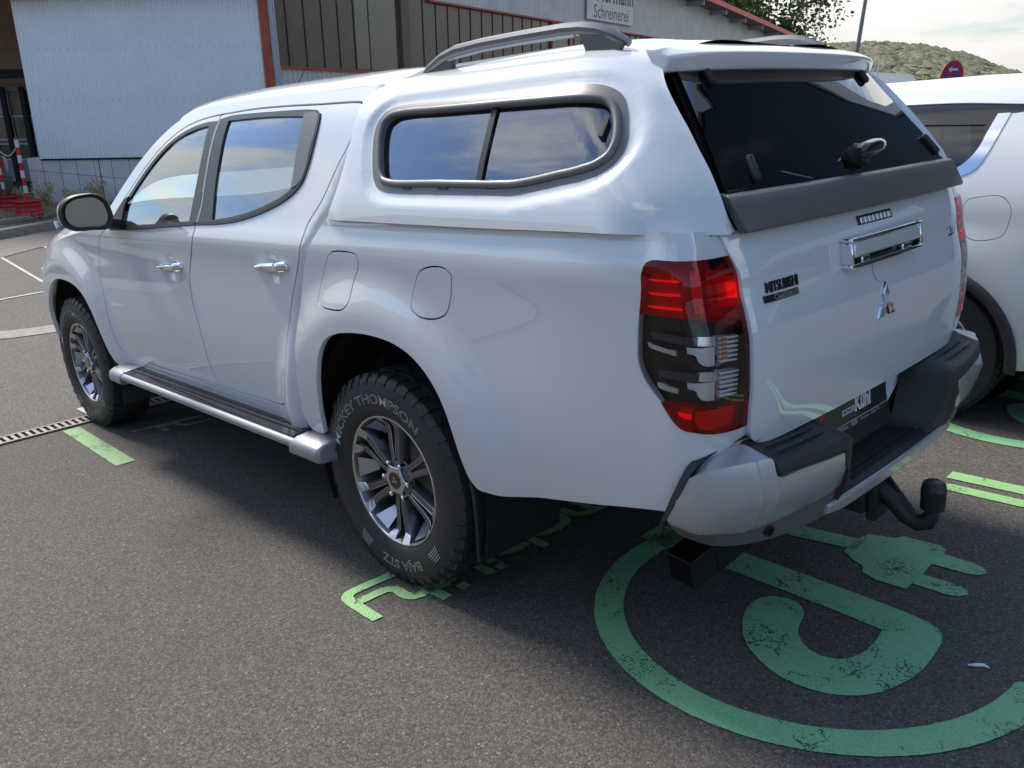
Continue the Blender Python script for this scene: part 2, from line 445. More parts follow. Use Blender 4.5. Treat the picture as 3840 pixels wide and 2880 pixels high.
# canopy section: v arc from rail
CAN=[(0,.886,1.283),(.05,.875,1.333),(.10,.858,1.383),(.20,.818,1.480),(.28,.782,1.555),(.34,.752,1.608),(.40,.712,1.652),(.46,.665,1.688),(.53,.600,1.716),(.62,.520,1.738),(.80,.360,1.765),(1.18,0,1.780)]
CANY=[(a,b) for a,b,_ in CAN];CANZ=[(a,c) for a,_,c in CAN]
XE=[(0,-1.222),(.05,-1.205),(.11,-1.17),(.165,-1.13),(.22,-1.09),(.272,-1.05),(.33,-1.01),(.385,-.98),(.46,-.95),(.6,-.93),(1.2,-.93)]
def can_raw(x,v):
    y=spline(CANY,v);z=spline(CANZ,v)
    q=x-spline(XE,v)
    if q<.24:
        k=((.24-max(q,0))/.24)**2.2
        k*=max(0,1-v/1.0)
        y-=.185*k;z-=.05*k*sm((v-.3)/.25)
    if x<-.5: z-=.02*((-.5-x)/.5)**2*sm((v-.2)/.4)
    if x>.10:
        k=((x-.10)/.1)**2; y-=.012*k; z-=.02*k*sm((v-.3)/.2)
    return (x,y,z)
WIN=[]  # window outline in (x,v), filled by data
def seg_dist(px,py,poly):
    best=1e9;inside=False;n=len(poly)
    for i in range(n):
        ax,ay=poly[i];bx,by=poly[(i+1)%n]
        dx,dy=bx-ax,by-ay;l=dx*dx+dy*dy
        t=max(0,min(1,((px-ax)*dx+(py-ay)*dy)/l)) if l>0 else 0
        d=math.hypot(px-ax-t*dx,py-ay-t*dy)
        if d<best:best=d
        if (ay>py)!=(by>py) and px<(bx-ax)*(py-ay)/(by-ay)+ax: inside=not inside
    return -best if inside else best
def can_pt(x,v):
    p=can_raw(x,v)
    if WIN and -1.3<x<.3 and .0<v<.5:
        d=seg_dist(x,v,WIN)
        k=.014*sm(1-(d-.004)/.045)
        if k>0:
            q=can_raw(x,v+.004);dy,dz=q[1]-p[1],q[2]-p[2];l=math.hypot(dy,dz)
            return (p[0],p[1]-dz/l*k,p[2]+dy/l*k)
    return p

# ================================================================ TRUCK outlines (s=-x, z) in metres
DOOR_GAP=[(-1.235,1.662),(-1.228,1.545),(-1.222,1.405),(-1.217,1.29),(-1.221,1.244),(-1.238,1.176),(-1.285,1.10),(-1.318,1.05),(-1.337,.97),(-1.326,.878),(-1.298,.785),(-1.284,.70),(-1.279,.64),(-1.268,.59),(-1.243,.528)]
FRONT_GAP=[(-2.235,1.192),(-2.285,1.172),(-2.362,1.125),(-2.412,1.045),(-2.434,.965),(-2.426,.864),(-2.395,.735),(-2.358,.618),(-2.318,.545),(-2.246,.506)]
FD_BOT=[(-2.246,.506),(-2.00,.512),(-1.60,.520),(-1.243,.528)]
RD_BOT=[(-1.243,.528),(-.943,.532),(-.773,.535),(-.72,.537),(-.665,.549),(-.622,.575),(-.600,.605)]
RD_REAR=[(-.600,.605),(-.562,.69),(-.530,.85),(-.490,.970),(-.43,1.085),(-.385,1.16),(-.372,1.20),(-.360,1.25),(-.295,1.335),(-.238,1.445),(-.192,1.524),(-.168,1.586),(-.160,1.615),(-.168,1.638),(-.195,1.650)]
RD_TOP=[(-.195,1.650),(-.225,1.6535),(-.30,1.657),(-.45,1.662),(-.69,1.672),(-.96,1.678),(-1.235,1.674)]
FD_TOP=[(-1.235,1.674),(-1.33,1.670),(-1.43,1.661),(-1.54,1.641),(-1.66,1.598),(-1.783,1.533),(-1.90,1.456),(-2.023,1.366),(-2.135,1.279),(-2.205,1.218),(-2.235,1.192)]
WF=[(-2.165,1.196),(-1.85,1.205),(-1.55,1.222),(-1.228,1.242),(-1.222,1.29),(-1.227,1.405),(-1.233,1.545),(-1.240,1.648),(-1.33,1.649),(-1.43,1.640),(-1.53,1.622),(-1.65,1.582),(-1.775,1.518),(-1.893,1.440),(-2.01,1.352),(-2.11,1.268)]
FG=[(-2.03,1.217),(-1.90,1.220),(-1.60,1.232),(-1.300,1.249),(-1.297,1.324),(-1.293,1.426),(-1.296,1.56),(-1.312,1.634),(-1.42,1.625),(-1.520,1.608),(-1.64,1.570),(-1.765,1.505),(-1.88,1.428),(-1.985,1.348),(-2.045,1.30)]
WRR=[(-1.216,1.242),(-1.0167,1.250),(-.881,1.263),(-.75,1.285),(-.638,1.312),(-.552,1.340),(-.49,1.368),(-.448,1.400),(-.430,1.44),(-.418,1.52),(-.420,1.585),(-.428,1.617),(-.452,1.638),(-.50,1.646),(-.80,1.658),(-1.15,1.662),(-1.226,1.655),(-1.219,1.545),(-1.213,1.405),(-1.208,1.29)]
RG=[(-1.092,1.258),(-.90,1.277),(-.762,1.300),(-.64,1.330),(-.56,1.356),(-.516,1.382),(-.507,1.445),(-.522,1.580),(-.534,1.626),(-.80,1.640),(-1.145,1.645),(-1.130,1.535),(-1.118,1.391)]
QT=[(-.509,1.378),(-.470,1.392),(-.446,1.415),(-.430,1.50),(-.428,1.585),(-.438,1.618),(-.462,1.632),(-.540,1.636),(-.528,1.585),(-.512,1.445)]
FLAP1=[(-.186,1.165),(-.168,1.174),(-.053,1.176),(-.030,1.170),(-.023,1.150),(-.050,1.09),(-.070,1.015),(-.095,.997),(-.240,.993),(-.266,1.004),(-.254,1.06)]
FLAP2=[(.268,1.10),(.292,1.135),(.325,1.150),(.415,1.152),(.437,1.138),(.425,1.075),(.398,1.024),(.368,1.009),(.280,1.011),(.254,1.028),(.254,1.06)]
REAR_ARCH=[(-.378,.490),(-.362,.545),(-.330,.650),(-.295,.765),(-.262,.833),(-.220,.877),(-.162,.902),(-.059,.920),(.075,.924),(.171,.914),(.253,.889),(.315,.851),(.366,.800),(.402,.738),(.424,.66),(.436,.58),(.448,.515),(.470,.486)]
BED_FRONT=[(-.225,1.279),(-.262,1.245),(-.316,1.176),(-.375,1.085),(-.408,.98),(-.425,.88),(-.440,.735),(-.465,.62),(-.480,.545),(-.470,.497),(-.43,.484),(-.378,.490)]
LAMP=[(1.102,1.150),(1.103,1.190),(1.112,1.208),(1.130,1.214),(1.325,1.208),(1.432,1.203),(1.462,1.192),(1.478,1.165),(1.484,1.10),(1.480,1.03),(1.477,.90),(1.480,.83),(1.484,.785),(1.40,.787),(1.346,.792),(1.310,.798),(1.255,.812),(1.214,.822),(1.196,.835),(1.166,.868),(1.134,.900),(1.100,.942),(1.089,.972),(1.088,1.018),(1.092,1.085)]
FRONT_ARCH=[(-3.44,.43),(-3.425,.55),(-3.385,.66),(-3.32,.75),(-3.235,.828),(-3.14,.872),(-3.02,.890),(-2.90,.889),(-2.79,.878),(-2.703,.856),(-2.62,.812),(-2.553,.745),(-2.512,.67),(-2.485,.59),(-2.458,.51),(-2.43,.470),(-2.36,.452)]
G=.0095
def shrink_join(*chains):
    o=[]
    for c_ in chains:
        for p in c_:
            if not o or math.dist(o[-1],p)>1e-4:o.append(p)
    if math.dist(o[0],o[-1])<1e-4:o.pop()
    return o
rv=lambda l:list(reversed(l))
truck=empty('pickup_truck',TR,'white double cab pickup truck with load bed hardtop, parked on the green charging bay marking','pickup truck')
# ---------------- side skins
RAIL_OFF=offset(shrink_join(RD_TOP,FD_TOP),0)
def build_side(sd):
    P=lambda name,ol,mt,par=truck,**k: panel(name,ol,body_pt,mt,par,side=sd,**k)
    fdo=offset(shrink_join(FRONT_GAP,FD_BOT,rv(DOOR_GAP),FD_TOP),-G/2)
    fd=P('door',fdo,PAINT,holes=[WF],flange=.004)
    rdo=offset(shrink_join(DOOR_GAP,RD_BOT,RD_REAR,RD_TOP),-G/2)
    rd=P('door',rdo,PAINT,holes=[WRR],flange=.004)
    P('window_seal',offset(WF,-.0006),PILB,fd,holes=[FG],flange=.01,off=-.001)
    P('window_seal',offset(WRR,-.0006),PILB,rd,holes=[RG,QT],flange=.01,off=-.001)
    # slim raised belt moulding
    P('belt_moulding',[(-2.17,1.188),(-1.85,1.198),(-1.55,1.216),(-1.226,1.234),(-1.226,1.246),(-1.55,1.229),(-1.85,1.212),(-2.17,1.203)],BLK,fd,off=.007,flange=.008)
    P('belt_moulding',[(-1.214,1.234),(-1.0167,1.242),(-.881,1.254),(-.75,1.276),(-.635,1.303),(-.545,1.331),(-.482,1.360),(-.440,1.395),(-.421,1.44),(-.409,1.52),(-.411,1.585),(-.418,1.612),(-.428,1.628),(-.436,1.622),(-.430,1.612),(-.423,1.585),(-.421,1.52),(-.433,1.44),(-.451,1.40),(-.493,1.371),(-.555,1.343),(-.64,1.314),(-.75,1.288),(-.881,1.267),(-1.0167,1.254),(-1.214,1.246)],BLK,rd,off=.006,flange=.008,step=.02,res=.012)
    P('quarter_cover',QT,GREYF,rd,off=.004,flange=.01)
    P('window_glass',offset(FG,.004),GL_F,fd,off=-.008,flange=0)
    P('window_glass',offset(RG,.004),GL_R,rd,off=-.008,flange=0)
    # door seams inside the pillar cover
    # sill and cab rear corner in one pressing
    rear_edge=[(-.115,1.700),(-.112,1.60),(-.128,1.50),(-.160,1.40),(-.205,1.31),(-.245,1.272),(-.285,1.235),(-.337,1.170),(-.395,1.082),(-.428,.98),(-.446,.88),(-.462,.735),(-.487,.62),(-.502,.545),(-.495,.49),(-.50,.45)]
    top=[(-1.235,1.712),(-.96,1.716),(-.69,1.712),(-.45,1.706)]
    body_side=shrink_join([(-2.33,.442),(-2.275,.500)],[(a,b-.002) for a,b in FD_BOT],[(a,b-.002) for a,b in RD_BOT],[(a+.003,b) for a,b in RD_REAR],[(a,b+.003) for a,b in RD_TOP],top,rear_edge,[(-.50,.43),(-1.4,.425),(-2.30,.42)])
    panel('body_side',body_side,cab_pt,PAINT,truck,side=sd,flange=.04,step=.018)
    # A pillar / roof rail
    rail_in=[(a,b+.003) for a,b in FD_TOP]
    rail_out=[(-2.30,1.232),(-2.18,1.335),(-2.055,1.432),(-1.92,1.524),(-1.79,1.602),(-1.67,1.662),(-1.55,1.698),(-1.40,1.710),(-1.235,1.712)]
    P('roof_pillar',shrink_join(rail_in,[(-2.30,1.20)],rail_out),PAINT,flange=.02,step=.03)
    # front fender
    top_f=[(-2.30,1.200),(-2.50,1.178),(-2.70,1.152),(-2.95,1.118),(-3.20,1.065),(-3.42,1.00),(-3.60,.91),(-3.70,.80)]
    ff=shrink_join(rv([(a-.003,b) for a,b in FRONT_GAP]),top_f,[(-3.73,.68),(-3.72,.55),(-3.68,.42)],FRONT_ARCH,[(-2.335,.447)])
    P('front_fender',ff,PAINT,flange=.025)
    # bed side with wrap-round rear corner
    bt=[(1.431,1.262),(1.30,1.270),(1.10,1.277),(.8,1.279),(.3,1.279)]
    lampo=offset(LAMP,.004)
    lk=[p for p in LAMP]
    iA=6;iB=12
    edge=[LAMP[(iB+k)%len(LAMP)] for k in range((iA-iB)%len(LAMP)+1)]   # from gate side bottom round the outside to gate side top
    bed=shrink_join(BED_FRONT,REAR_ARCH,[(.52,.484),(.66,.503),(.893,.545),(1.12,.585),(1.30,.60),(1.46,.62),(1.472,.70),(1.480,.775)],edge,[(1.446,1.225)],bt)
    bp_=P('bed_side',bed,PAINT,flange=.02,holes=([offset(FLAP1,.0045),offset(FLAP2,.0045)] if sd>0 else []))
    if sd>0:
        P('fuel_flap',FLAP1,PAINT,flange=.004,res=.01,off=.0005);P('fuel_flap',FLAP2,PAINT,flange=.004,res=.01,off=.0005)
        for F_,c_ in ((FLAP1,.02),(FLAP2,.02)): P('flap_seat',offset(F_,.012),VOID,bp_,flange=0,off=-.009)
    # dark inner skins so that the shut lines read as gaps
    P('inner_skin',shrink_join([(-2.40,.47),(-.50,.47)],rv(rear_edge)[4:],[(-.15,1.69),(-.5,1.695),(-1.235,1.70),(-1.50,1.688),(-1.66,1.64),(-1.80,1.57),(-2.03,1.40),(-2.25,1.215),(-2.43,1.08),(-2.45,.9)]),VOID,off=-.024,flange=0,holes=[offset(WF,.012),offset(WRR,.004)],step=.06,res=.03)
    # ---- door handles
    for nm,s0,z0,dr,par,w_ in (('F',-1.512,1.045,1,fd,.245),('R',-.603,1.100,1,rd,.245)):
        # recess bowl (darker hollow above/below), then chrome bar
        MBh=MB();n=14
        pts=[]
        for k in range(n+1):
            t=k/n;s_=s0-w_/2+w_*t
            b=body_pt(s_,z0+.012*(t-.5)*2*.6);hgt=.010+.010*sm(t*1.6)*(1 if t<.92 else .8)
            out_=.012+.026*sm(min(t,1-t)*5)
            pts.append((b,hgt,out_))
        i0=0;v=[];f=[]
        for b,hh,oo in pts:
            for dy,dz in ((0,-hh*1.0),(oo*.75,-hh),(oo,-hh*.35),(oo,hh*.45),(oo*.7,hh),(0,hh)):
                v.append(((b[0]),(b[1]+dy)*sd,b[2]+dz))
        for k in range(n):
            for j in range(5): f.append((k*6+j,k*6+j+1,(k+1)*6+j+1,(k+1)*6+j))
        f.append(tuple(range(6)));f.append(tuple(n*6+j for j in range(6)))
        ho=obj('handle',v,f,CHR,par);bm=bmesh.new();bm.from_mesh(ho.data);bmesh.ops.recalc_face_normals(bm,faces=bm.faces);bm.to_mesh(ho.data);bm.free()
        for p in ho.data.polygons:p.use_smooth=True
        s_=ho.modifiers.new('s','SUBSURF');s_.levels=1;s_.render_levels=1
    # ---- tail lamp
    lamp=P('tail_light',LAMP,mat_lamp_back,truck,off=-.030,flange=0)
    def LZ(nm,zone,mt,off,**k):
        # polygon clipped by hand
        return P(nm,zone,mt,lamp,off=off,**k)
    zr=1.083
    red_top=[(1.094,1.0885),(1.102,1.150),(1.103,1.190),(1.112,1.208),(1.130,1.214),(1.325,1.208),(1.432,1.203),(1.462,1.192),(1.478,1.165),(1.484,1.10),(1.481,1.030),(1.43,1.040),(1.30,1.0715),(1.22,1.0850)]
    clear=[(1.094,1.0885),(1.22,1.0850),(1.30,1.0715),(1.43,1.040),(1.437,.87),(1.430,.852),(1.307,.866),(1.25,.876),(1.166,.882),(1.134,.900),(1.100,.942),(1.089,.972),(1.088,1.018),(1.092,1.085)]
    red_bot=[(1.481,1.030),(1.477,.90),(1.480,.83),(1.484,.785),(1.40,.787),(1.346,.792),(1.310,.798),(1.255,.812),(1.214,.822),(1.196,.835),(1.166,.868),(1.156,.880),(1.166,.882),(1.25,.876),(1.307,.866),(1.430,.852),(1.437,.87),(1.43,1.040)]
    LZ('red_housing',red_top,RED_D,-.026,flange=0);LZ('red_housing',red_bot,RED_D,-.026,flange=0)
    LZ('red_lens',red_top,GL_RED,.004,flange=.03)
    LZ('clear_lens',clear,GL_CLR,.004,flange=.0)
    LZ('red_lens',red_bot,GL_RED,.004,flange=.03)
    # inner bodies: dark red block, bright bars, reflectors
    LZ('light_guide',[(1.282,1.190),(1.306,1.190),(1.306,1.088),(1.282,1.092)],RED_B,-.010,flange=.012,res=.01)
    LZ('light_guide',[(1.326,1.186),(1.462,1.172),(1.464,1.050),(1.330,1.078)],RED_M,-.012,flange=.015,res=.01)
    LZ('light_guide',[(1.350,1.168),(1.448,1.156),(1.448,1.080),(1.352,1.098)],RED_B,-.006,flange=.012,res=.01)
    LZ('light_guide',[(1.385,1.148),(1.420,1.143),(1.420,1.106),(1.387,1.114)],RED_GL,-.001,flange=.008,res=.01)
    for z0,s0 in ((1.170,1.118),(1.1375,1.116),(1.106,1.112)):
        LZ('light_guide',[(s0,z0+.0015),(s0+.004,z0-.0015),(1.235,z0-.0055),(1.235,z0+.0005)],RED_GL,-.006,flange=.006,res=.02)
    LZ('light_guide',[(1.200,.858),(1.243,.854),(1.243,.843),(1.210,.848)],RED_GL,-.006,flange=.006,res=.02)
    LZ('light_guide',[(1.258,.862),(1.395,.846),(1.390,.802),(1.30,.806),(1.262,.822)],RED_B,-.010,flange=.01,res=.01)
    LZ('red_housing',[(1.448,1.030),(1.479,1.028),(1.474,.90),(1.478,.80),(1.446,.80)],RED_M,-.010,flange=.004,res=.02)
    for zc_,amber in ((.998,True),(.914,False)):
        LZ('reflector',[(1.226,zc_+.018),(1.314,zc_+.012),(1.314,zc_-.034),(1.285,zc_-.030),(1.262,zc_-.018),(1.255,zc_-.004),(1.228,zc_+.004)],SATIN,-.008,flange=.012,res=.01)
        LZ('reflector',[(1.262,zc_+.043),(1.314,zc_+.036),(1.314,zc_+.014),(1.258,zc_+.022)],CHR_L,-.003,flange=.012,res=.01)
        LZ('reflector',[(1.112,zc_+.022),(1.196,zc_+.008),(1.196,zc_-.003),(1.116,zc_+.013)] if amber else [(1.140,zc_+.012),(1.200,zc_+.002),(1.200,zc_-.009),(1.143,zc_+.002)],SATIN,-.003,flange=.01,res=.01)
        LZ('housing_blade',[(1.125,zc_+.050),(1.262,zc_+.041),(1.258,zc_+.022),(1.130,zc_+.034)] if amber else [(1.150,zc_+.046),(1.262,zc_+.041),(1.258,zc_+.020),(1.145,zc_+.028)],BLADE,-.002,flange=.012,res=.01)
        # fan of ribs narrowing downwards, the upper group part amber
        LZ('lamp_bowl',[(1.320,zc_+.038),(1.400,zc_+.028),(1.396,zc_-.026),(1.330,zc_-.040)],LBOWL,-.012,flange=.010,res=.01)
        for k in range(6):
            z1=zc_+.032-k*.0110;e=1.398-.0012*k
            LZ('ribbed_lens',[(1.326,z1),(e,z1-.008),(e,z1-.0125),(1.326,z1-.0060)],RIB,-.003,flange=.008,res=.02)
        if amber:
            for k in range(5):
                z1=zc_+.030-k*.0110;LZ('bulb_cover',[(1.332,z1-.001),(1.352,z1-.003),(1.352,z1-.0085),(1.332,z1-.0065)],AMB,-.0005,flange=.004,res=.02)
    # ---- canopy side
    return
def lampmats():
    global RED_D,LBOWL,SATIN,BLADE,GL_RED,GL_CLR,RED_B,RED_M,RED_GL,CHR_L,RIB,AMB,mat_lamp_back
    RED_D=mat('dark_red_housing',(.42,.022,.020),.35);GL_RED=glassmat('red_lens',(.80,.05,.05),.02,1.45,.9)
    GL_CLR=glassmat('clear_lens',(.80,.80,.80),.0,1.45,.9)
    RED_B=mat('red_light_guide',(1.0,.06,.04),.25,0,.5);RED_M=mat('red_reflector',(.70,.03,.02),.2,.3,.5)
    RED_GL=mat('bright_red_bar',(1,.05,.03),.3,emit=((1,.03,.02),.25))  # the lamp is unlit; faint emission brightens these bars
    CHR_L=mat('lamp_reflector_chrome',(.95,.95,.95),.25,.8);RIB=mat('ribbed_clear_lens',(.95,.96,.98),.15,.1,.8);LBOWL=mat('lamp_bowl_chrome',(.55,.58,.62),.25,.8);SATIN=mat('lamp_reflector_satin',(.92,.90,.86),.35,.2,.6);BLADE=mat('lamp_blue_black',(.045,.055,.075),.18,.3,.8)
    AMB=mat('amber_bulb_cover',(.85,.22,.02),.25,.1,.5);mat_lamp_back=mat('lamp_housing_dark',(.022,.014,.013),.3)
lampmats()
build_side(1);build_side(-1)
# ---------------- roof, windscreen, bonnet (lofts across the body)
def loft(name,mt,edge,centre,n=24,parent=truck,k0=.35,sgn=1):
    """edge: list of (point, tangent) on the left; centre: list of points y=0; mirrored"""
    v=[];nor=[];f=[]
    rows=len(edge)
    for (p,t),c_ in zip(edge,centre):
        p=Vector(p);c_=Vector(c_);d=(c_-p).length
        a=p+Vector(t).normalized()*d*k0*.42;b=c_+Vector((0,1,0))*d*.45
        row=[]
        for j in range(n+1):
            u=(j/n)**1.6
            row.append(p*(1-u)**3+a*3*u*(1-u)**2+b*3*u*u*(1-u)+c_*u**3)
        full=row+[Vector((q.x,-q.y,q.z)) for q in reversed(row[:-1])]
        v+=full
    m=2*n+1
    for i in range(rows-1):
        for j in range(m-1): f.append((i*m+j,i*m+j+1,(i+1)*m+j+1,(i+1)*m+j))
    o=obj(name,v,f,mt,parent,smooth=True)
    bm=bmesh.new();bm.from_mesh(o.data);bmesh.ops.recalc_face_normals(bm,faces=bm.faces);bm.to_mesh(o.data);bm.free()
    for p in o.data.polygons:p.use_smooth=True
    return o
def sp(s,z): return Vector(body_pt(s,z))
def stan(s,z): return Vector(body_pt(s,z+.01))-Vector(body_pt(s,z-.01))
ed=[(Vector((.02,.60,1.690)),Vector((0,-.5,.5)))];ce=[(.02,0,1.725)]
for s,z,zc_ in ((-.115,1.698,1.755),(-.2,1.702,1.768),(-.45,1.706,1.782),(-.69,1.712,1.788),(-.96,1.716,1.790),(-1.235,1.712,1.786),(-1.40,1.710,1.776),(-1.55,1.698,1.762),(-1.64,1.672,1.742)):
    cp_=lambda a,b:Vector(cab_pt(a,b)) if s>-.3 else sp(a,b)
    ed.append((cp_(s,z),cp_(s,z+.01)-cp_(s,z-.01)));ce.append((-s+(.06 if s<-1.5 else 0),0,zc_))
loft('roof',PAINT,ed,ce)
ws=[(-1.65,1.668),(-1.79,1.602),(-1.92,1.524),(-2.055,1.432),(-2.18,1.335),(-2.30,1.232)]
loft('windscreen',WS,[(sp(s,z)+Vector((0,-.01,0)),Vector((.5,-.85,.2))) for s,z in ws],[(-s+.10+.10*i/5,0,z+.075-.04*i/5) for i,(s,z) in enumerate(ws)],k0=.9)
hd=[(-2.30,1.200),(-2.50,1.178),(-2.70,1.152),(-2.95,1.118),(-3.20,1.065),(-3.42,1.00),(-3.60,.91),(-3.70,.80)]
loft('bonnet',PAINT,[(sp(s,z),Vector((0,-.35,1))) for s,z in hd],[(-s+(.12 if i>3 else .05)+i*.012,0,z+.085-(.0 if i<6 else .01)) for i,(s,z) in enumerate(hd)],k0=.5)
# rear wall of the cab and its window
m=MB();m.box(.14,.16,-.72,.72,1.0,1.25);m.box(.14,.16,-.60,.60,1.60,1.70);m.build('cab_rear_panel',VOID,truck)
# front end
v=[];f=[];pl=[(3.72,.60),(3.80,.45),(3.86,.25),(3.88,0),(3.86,-.25),(3.80,-.45),(3.72,-.60)]
fr=MB()
for (xa,ya),(xb,yb) in zip(pl,pl[1:]):
    i=len(fr.v);fr.v+=[Vector((xa-.06,ya,.90)),Vector((xb-.06,yb,.90)),Vector((xb,yb,.55)),Vector((xa,ya,.55)),Vector((xa-.05,ya,.36)),Vector((xb-.05,yb,.36))]
    fr.f+=[(i,i+1,i+2,i+3),(i+3,i+2,i+5,i+4)]
fr.build('front_bumper',GLOSSB,truck,smooth=True)
g=MB()
for k in range(3): g.box(3.84-k*.004,3.87-k*.004,-.42,.42,.62+k*.08,.64+k*.08)
g.build('grille',CHR,truck)
for sd in (1,-1):
    MB().box(3.62,3.76,sd*.56 if sd>0 else -.80,.80 if sd>0 else -.56,.80,.90).build('headlight',CHR_L,truck,bev=.02)
# ---------------- tailgate
GATE=[(.640,.733),(.668,.752),(.676,.80),(.676,.90),(.679,1.03),(.683,1.10),(.688,1.165),(.706,1.215),(.716,1.262)]
gate_ol=shrink_join([(-a,b) for a,b in rv(GATE)],GATE)
def gate_pt(y,z): return (gate_x(y,z),y,z)
def gate_full(y,z):
    x,yy,zz=gate_pt(y,z)
    # corners fall away forward to meet the lamps
    k=max(0,abs(y)-.56)/.13
    return (x+.020*k*k,y,z)
REARC=Vector((0,0,.9))
KN=[(.045,1.103),(-.045,1.103),(-.062,1.09),(-.055,1.058),(-.04,1.05),(.04,1.05),(.055,1.058),(.062,1.09)]
gate=panel('tailgate',gate_ol,gate_full,PAINT,truck,flange=.03,cen=REARC)
def GP(y,z,o=0): 
    p=gate_full(y,z);return Vector((p[0]-o,p[1],p[2]))
def gbox(name,mt,y0,y1,z0,z1,o0,o1,par,bev=.004,n=8):
    v=[];f=[]
    for i in range(n+1):
        y=y0+(y1-y0)*i/n
        for z,o in ((z0,o0),(z0,o1),(z1,o1),(z1,o0)): v.append(GP(y,z,o))
    for i in range(n):
        for j in range(4): f.append((i*4+j,i*4+(j+1)%4,(i+1)*4+(j+1)%4,(i+1)*4+j))
    f+=[(0,1,2,3),(n*4,n*4+3,n*4+2,n*4+1)]
    o=obj(name,v,f,mt,par);bm=bmesh.new();bm.from_mesh(o.data);bmesh.ops.recalc_face_normals(bm,faces=bm.faces);bm.to_mesh(o.data);bm.free()
    if bev:bevsub(o,bev,2)
    return o
# third brake light
bl=gbox('brake_light',BLK,-.112,.112,1.211,1.236,-.002,.004,gate,.006)
for k in range(8): gbox('lamp_cell',CHR_L,-.100+k*.0255,-.100+k*.0255+.021,1.215,1.232,.003,.007,bl,.002,2)
# chrome handle: frame, dark recess; pull bar coloured pale like a bright reflection
h=gbox('tailgate_handle',CHR,-.235,.235,1.108,1.120,-.002,.030,gate,.004)
gbox('handle_frame',CHR,-.235,.235,1.178,1.190,-.002,.036,h,.004)
gbox('handle_frame',CHR,-.235,-.222,1.12,1.178,-.002,.034,h,.004,2);gbox('handle_frame',CHR,.222,.235,1.12,1.178,-.002,.034,h,.004,2)
gbox('handle_recess',DCHR,-.222,.222,1.12,1.178,-.004,.004,h,0)
gbox('pull_bar',mat('pull_bar_bright',(.74,.77,.76),.22,.35,.6),-.222,.222,1.137,1.178,.010,.034,h,.008,12)
gbox('key_plate',CHR,-.19,-.12,1.118,1.134,.004,.020,h,.004,3)
gbox('key_plate',CHR,.10,.15,1.118,1.134,.004,.020,h,.004,3)
# flat patch under the handle, a finger bowl's shade put into its paint
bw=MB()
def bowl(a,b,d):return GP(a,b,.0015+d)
bw.prism(catmull(KN,True,.01),bowl,.001);bw.build('recess_shade_patch',mat('recess_shade_paint',(.60,.62,.63),.4,0,.8),gate)
# three diamond emblem
def diamond(cy,cz,ang,s):
    L_=s;W_=s*.577/1.0
    d=Vector((math.cos(ang),math.sin(ang)));n=Vector((-d.y,d.x))
    c0=Vector((cy,cz));return [c0,c0+d*L_*.5+n*W_*.5,c0+d*L_,c0+d*L_*.5-n*W_*.5]
em=MB()
for a in (90,210,330):
    q=diamond(0,.975,R_(a),.066);mid=sum(q,Vector((0,0)))/4
    i=len(em.v)
    for p in q: em.v.append(GP(p.x,p.y,.001))
    for p in q: em.v.append(GP(p.x*.9+mid.x*.1,p.y*.9+mid.y*.1,.008))
    em.v.append(GP(mid.x,mid.y,.013))
    for j in range(4):
        em.f.append((i+j,i+(j+1)%4,i+4+(j+1)%4,i+4+j));em.f.append((i+4+j,i+4+(j+1)%4,i+8))
em.build('emblem',CHR,gate)
# badges.  seen from behind, text runs towards -y
def gtext(name,s,mt,y,z,size,par,o=.003,**k):
    return text_obj(name,s,lambda a,b:GP(y-a,z+b,o),mt,par,size=size,**k)
BADGE=mat('badge_chrome_dark',(.05,.055,.06),.25,.8)
def gtext3(name,s,y,z,size,mt,par,sx=1.0,o=.004,**k):
    vs,fs=text_geo(s,size=size,**k);n=len(vs)
    v=[GP(y-a*sx,z+b,.0005) for a,b in vs]+[GP(y-a*sx,z+b,o) for a,b in vs]
    cnt={}
    for f in fs:
        for i in range(len(f)):
            a,b=f[i],f[(i+1)%len(f)];cnt.setdefault((min(a,b),max(a,b)),[]).append((a,b))
    F=[tuple(i+n for i in reversed(f)) for f in fs]+[(a,b,b+n,a+n) for q in cnt.values() if len(q)==1 for a,b in q]
    return obj(name,v,F,mt,par)
gtext3('badge_lettering','MITSUBISHI',.543,1.1185,.036,BADGE,gate,sx=.80,bold=.0006)
bd=gbox('badge_plate',GLOSSB,.475,.627,1.0845,1.1015,0,.003,gate,.001)
text_obj('badge_lettering','ClearTec',lambda a,b:GP(.551-a*1.15,1.0935+b,.0037),mat('badge_silver',(.6,.6,.6),.3,.8),bd,size=.0185)
gtext3('badge_lettering','L200',-.565,1.118,.042,CHR,gate,sx=1.0,bold=.0008)
# inner dark tail so that the gaps read black
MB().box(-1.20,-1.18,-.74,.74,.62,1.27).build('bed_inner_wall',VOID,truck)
# ================================================================ HARDTOP
WIN_OUT=[(-.030,.132),(-.058,.105),(-.098,.092),(-.15,.088),(-.364,.084),(-.60,.082),(-.665,.0815),(-.72,.089),(-.82,.105),(-.905,.119),(-.945,.131),(-.972,.150),(-.986,.177),(-.984,.208),(-.970,.245),(-.948,.290),(-.922,.330),(-.894,.354),(-.86,.370),(-.81,.377),(-.66,.374),(-.46,.371),(-.242,.370),(-.10,.370),(-.035,.364),(.004,.345),(.022,.315),(.024,.27),(.010,.22),(-.010,.172)]
WIN_GL=[(-.062,.152),(-.082,.132),(-.118,.1225),(-.354,.118),(-.600,.114),(-.66,.1145),(-.73,.122),(-.811,.135),(-.893,.149),(-.930,.160),(-.952,.178),(-.955,.203),(-.946,.235),(-.928,.272),(-.906,.302),(-.882,.318),(-.85,.324),(-.68,.326),(-.50,.328),(-.267,.331),(-.09,.333),(-.042,.326),(-.016,.304),(-.016,.270),(-.030,.225),(-.046,.185)]
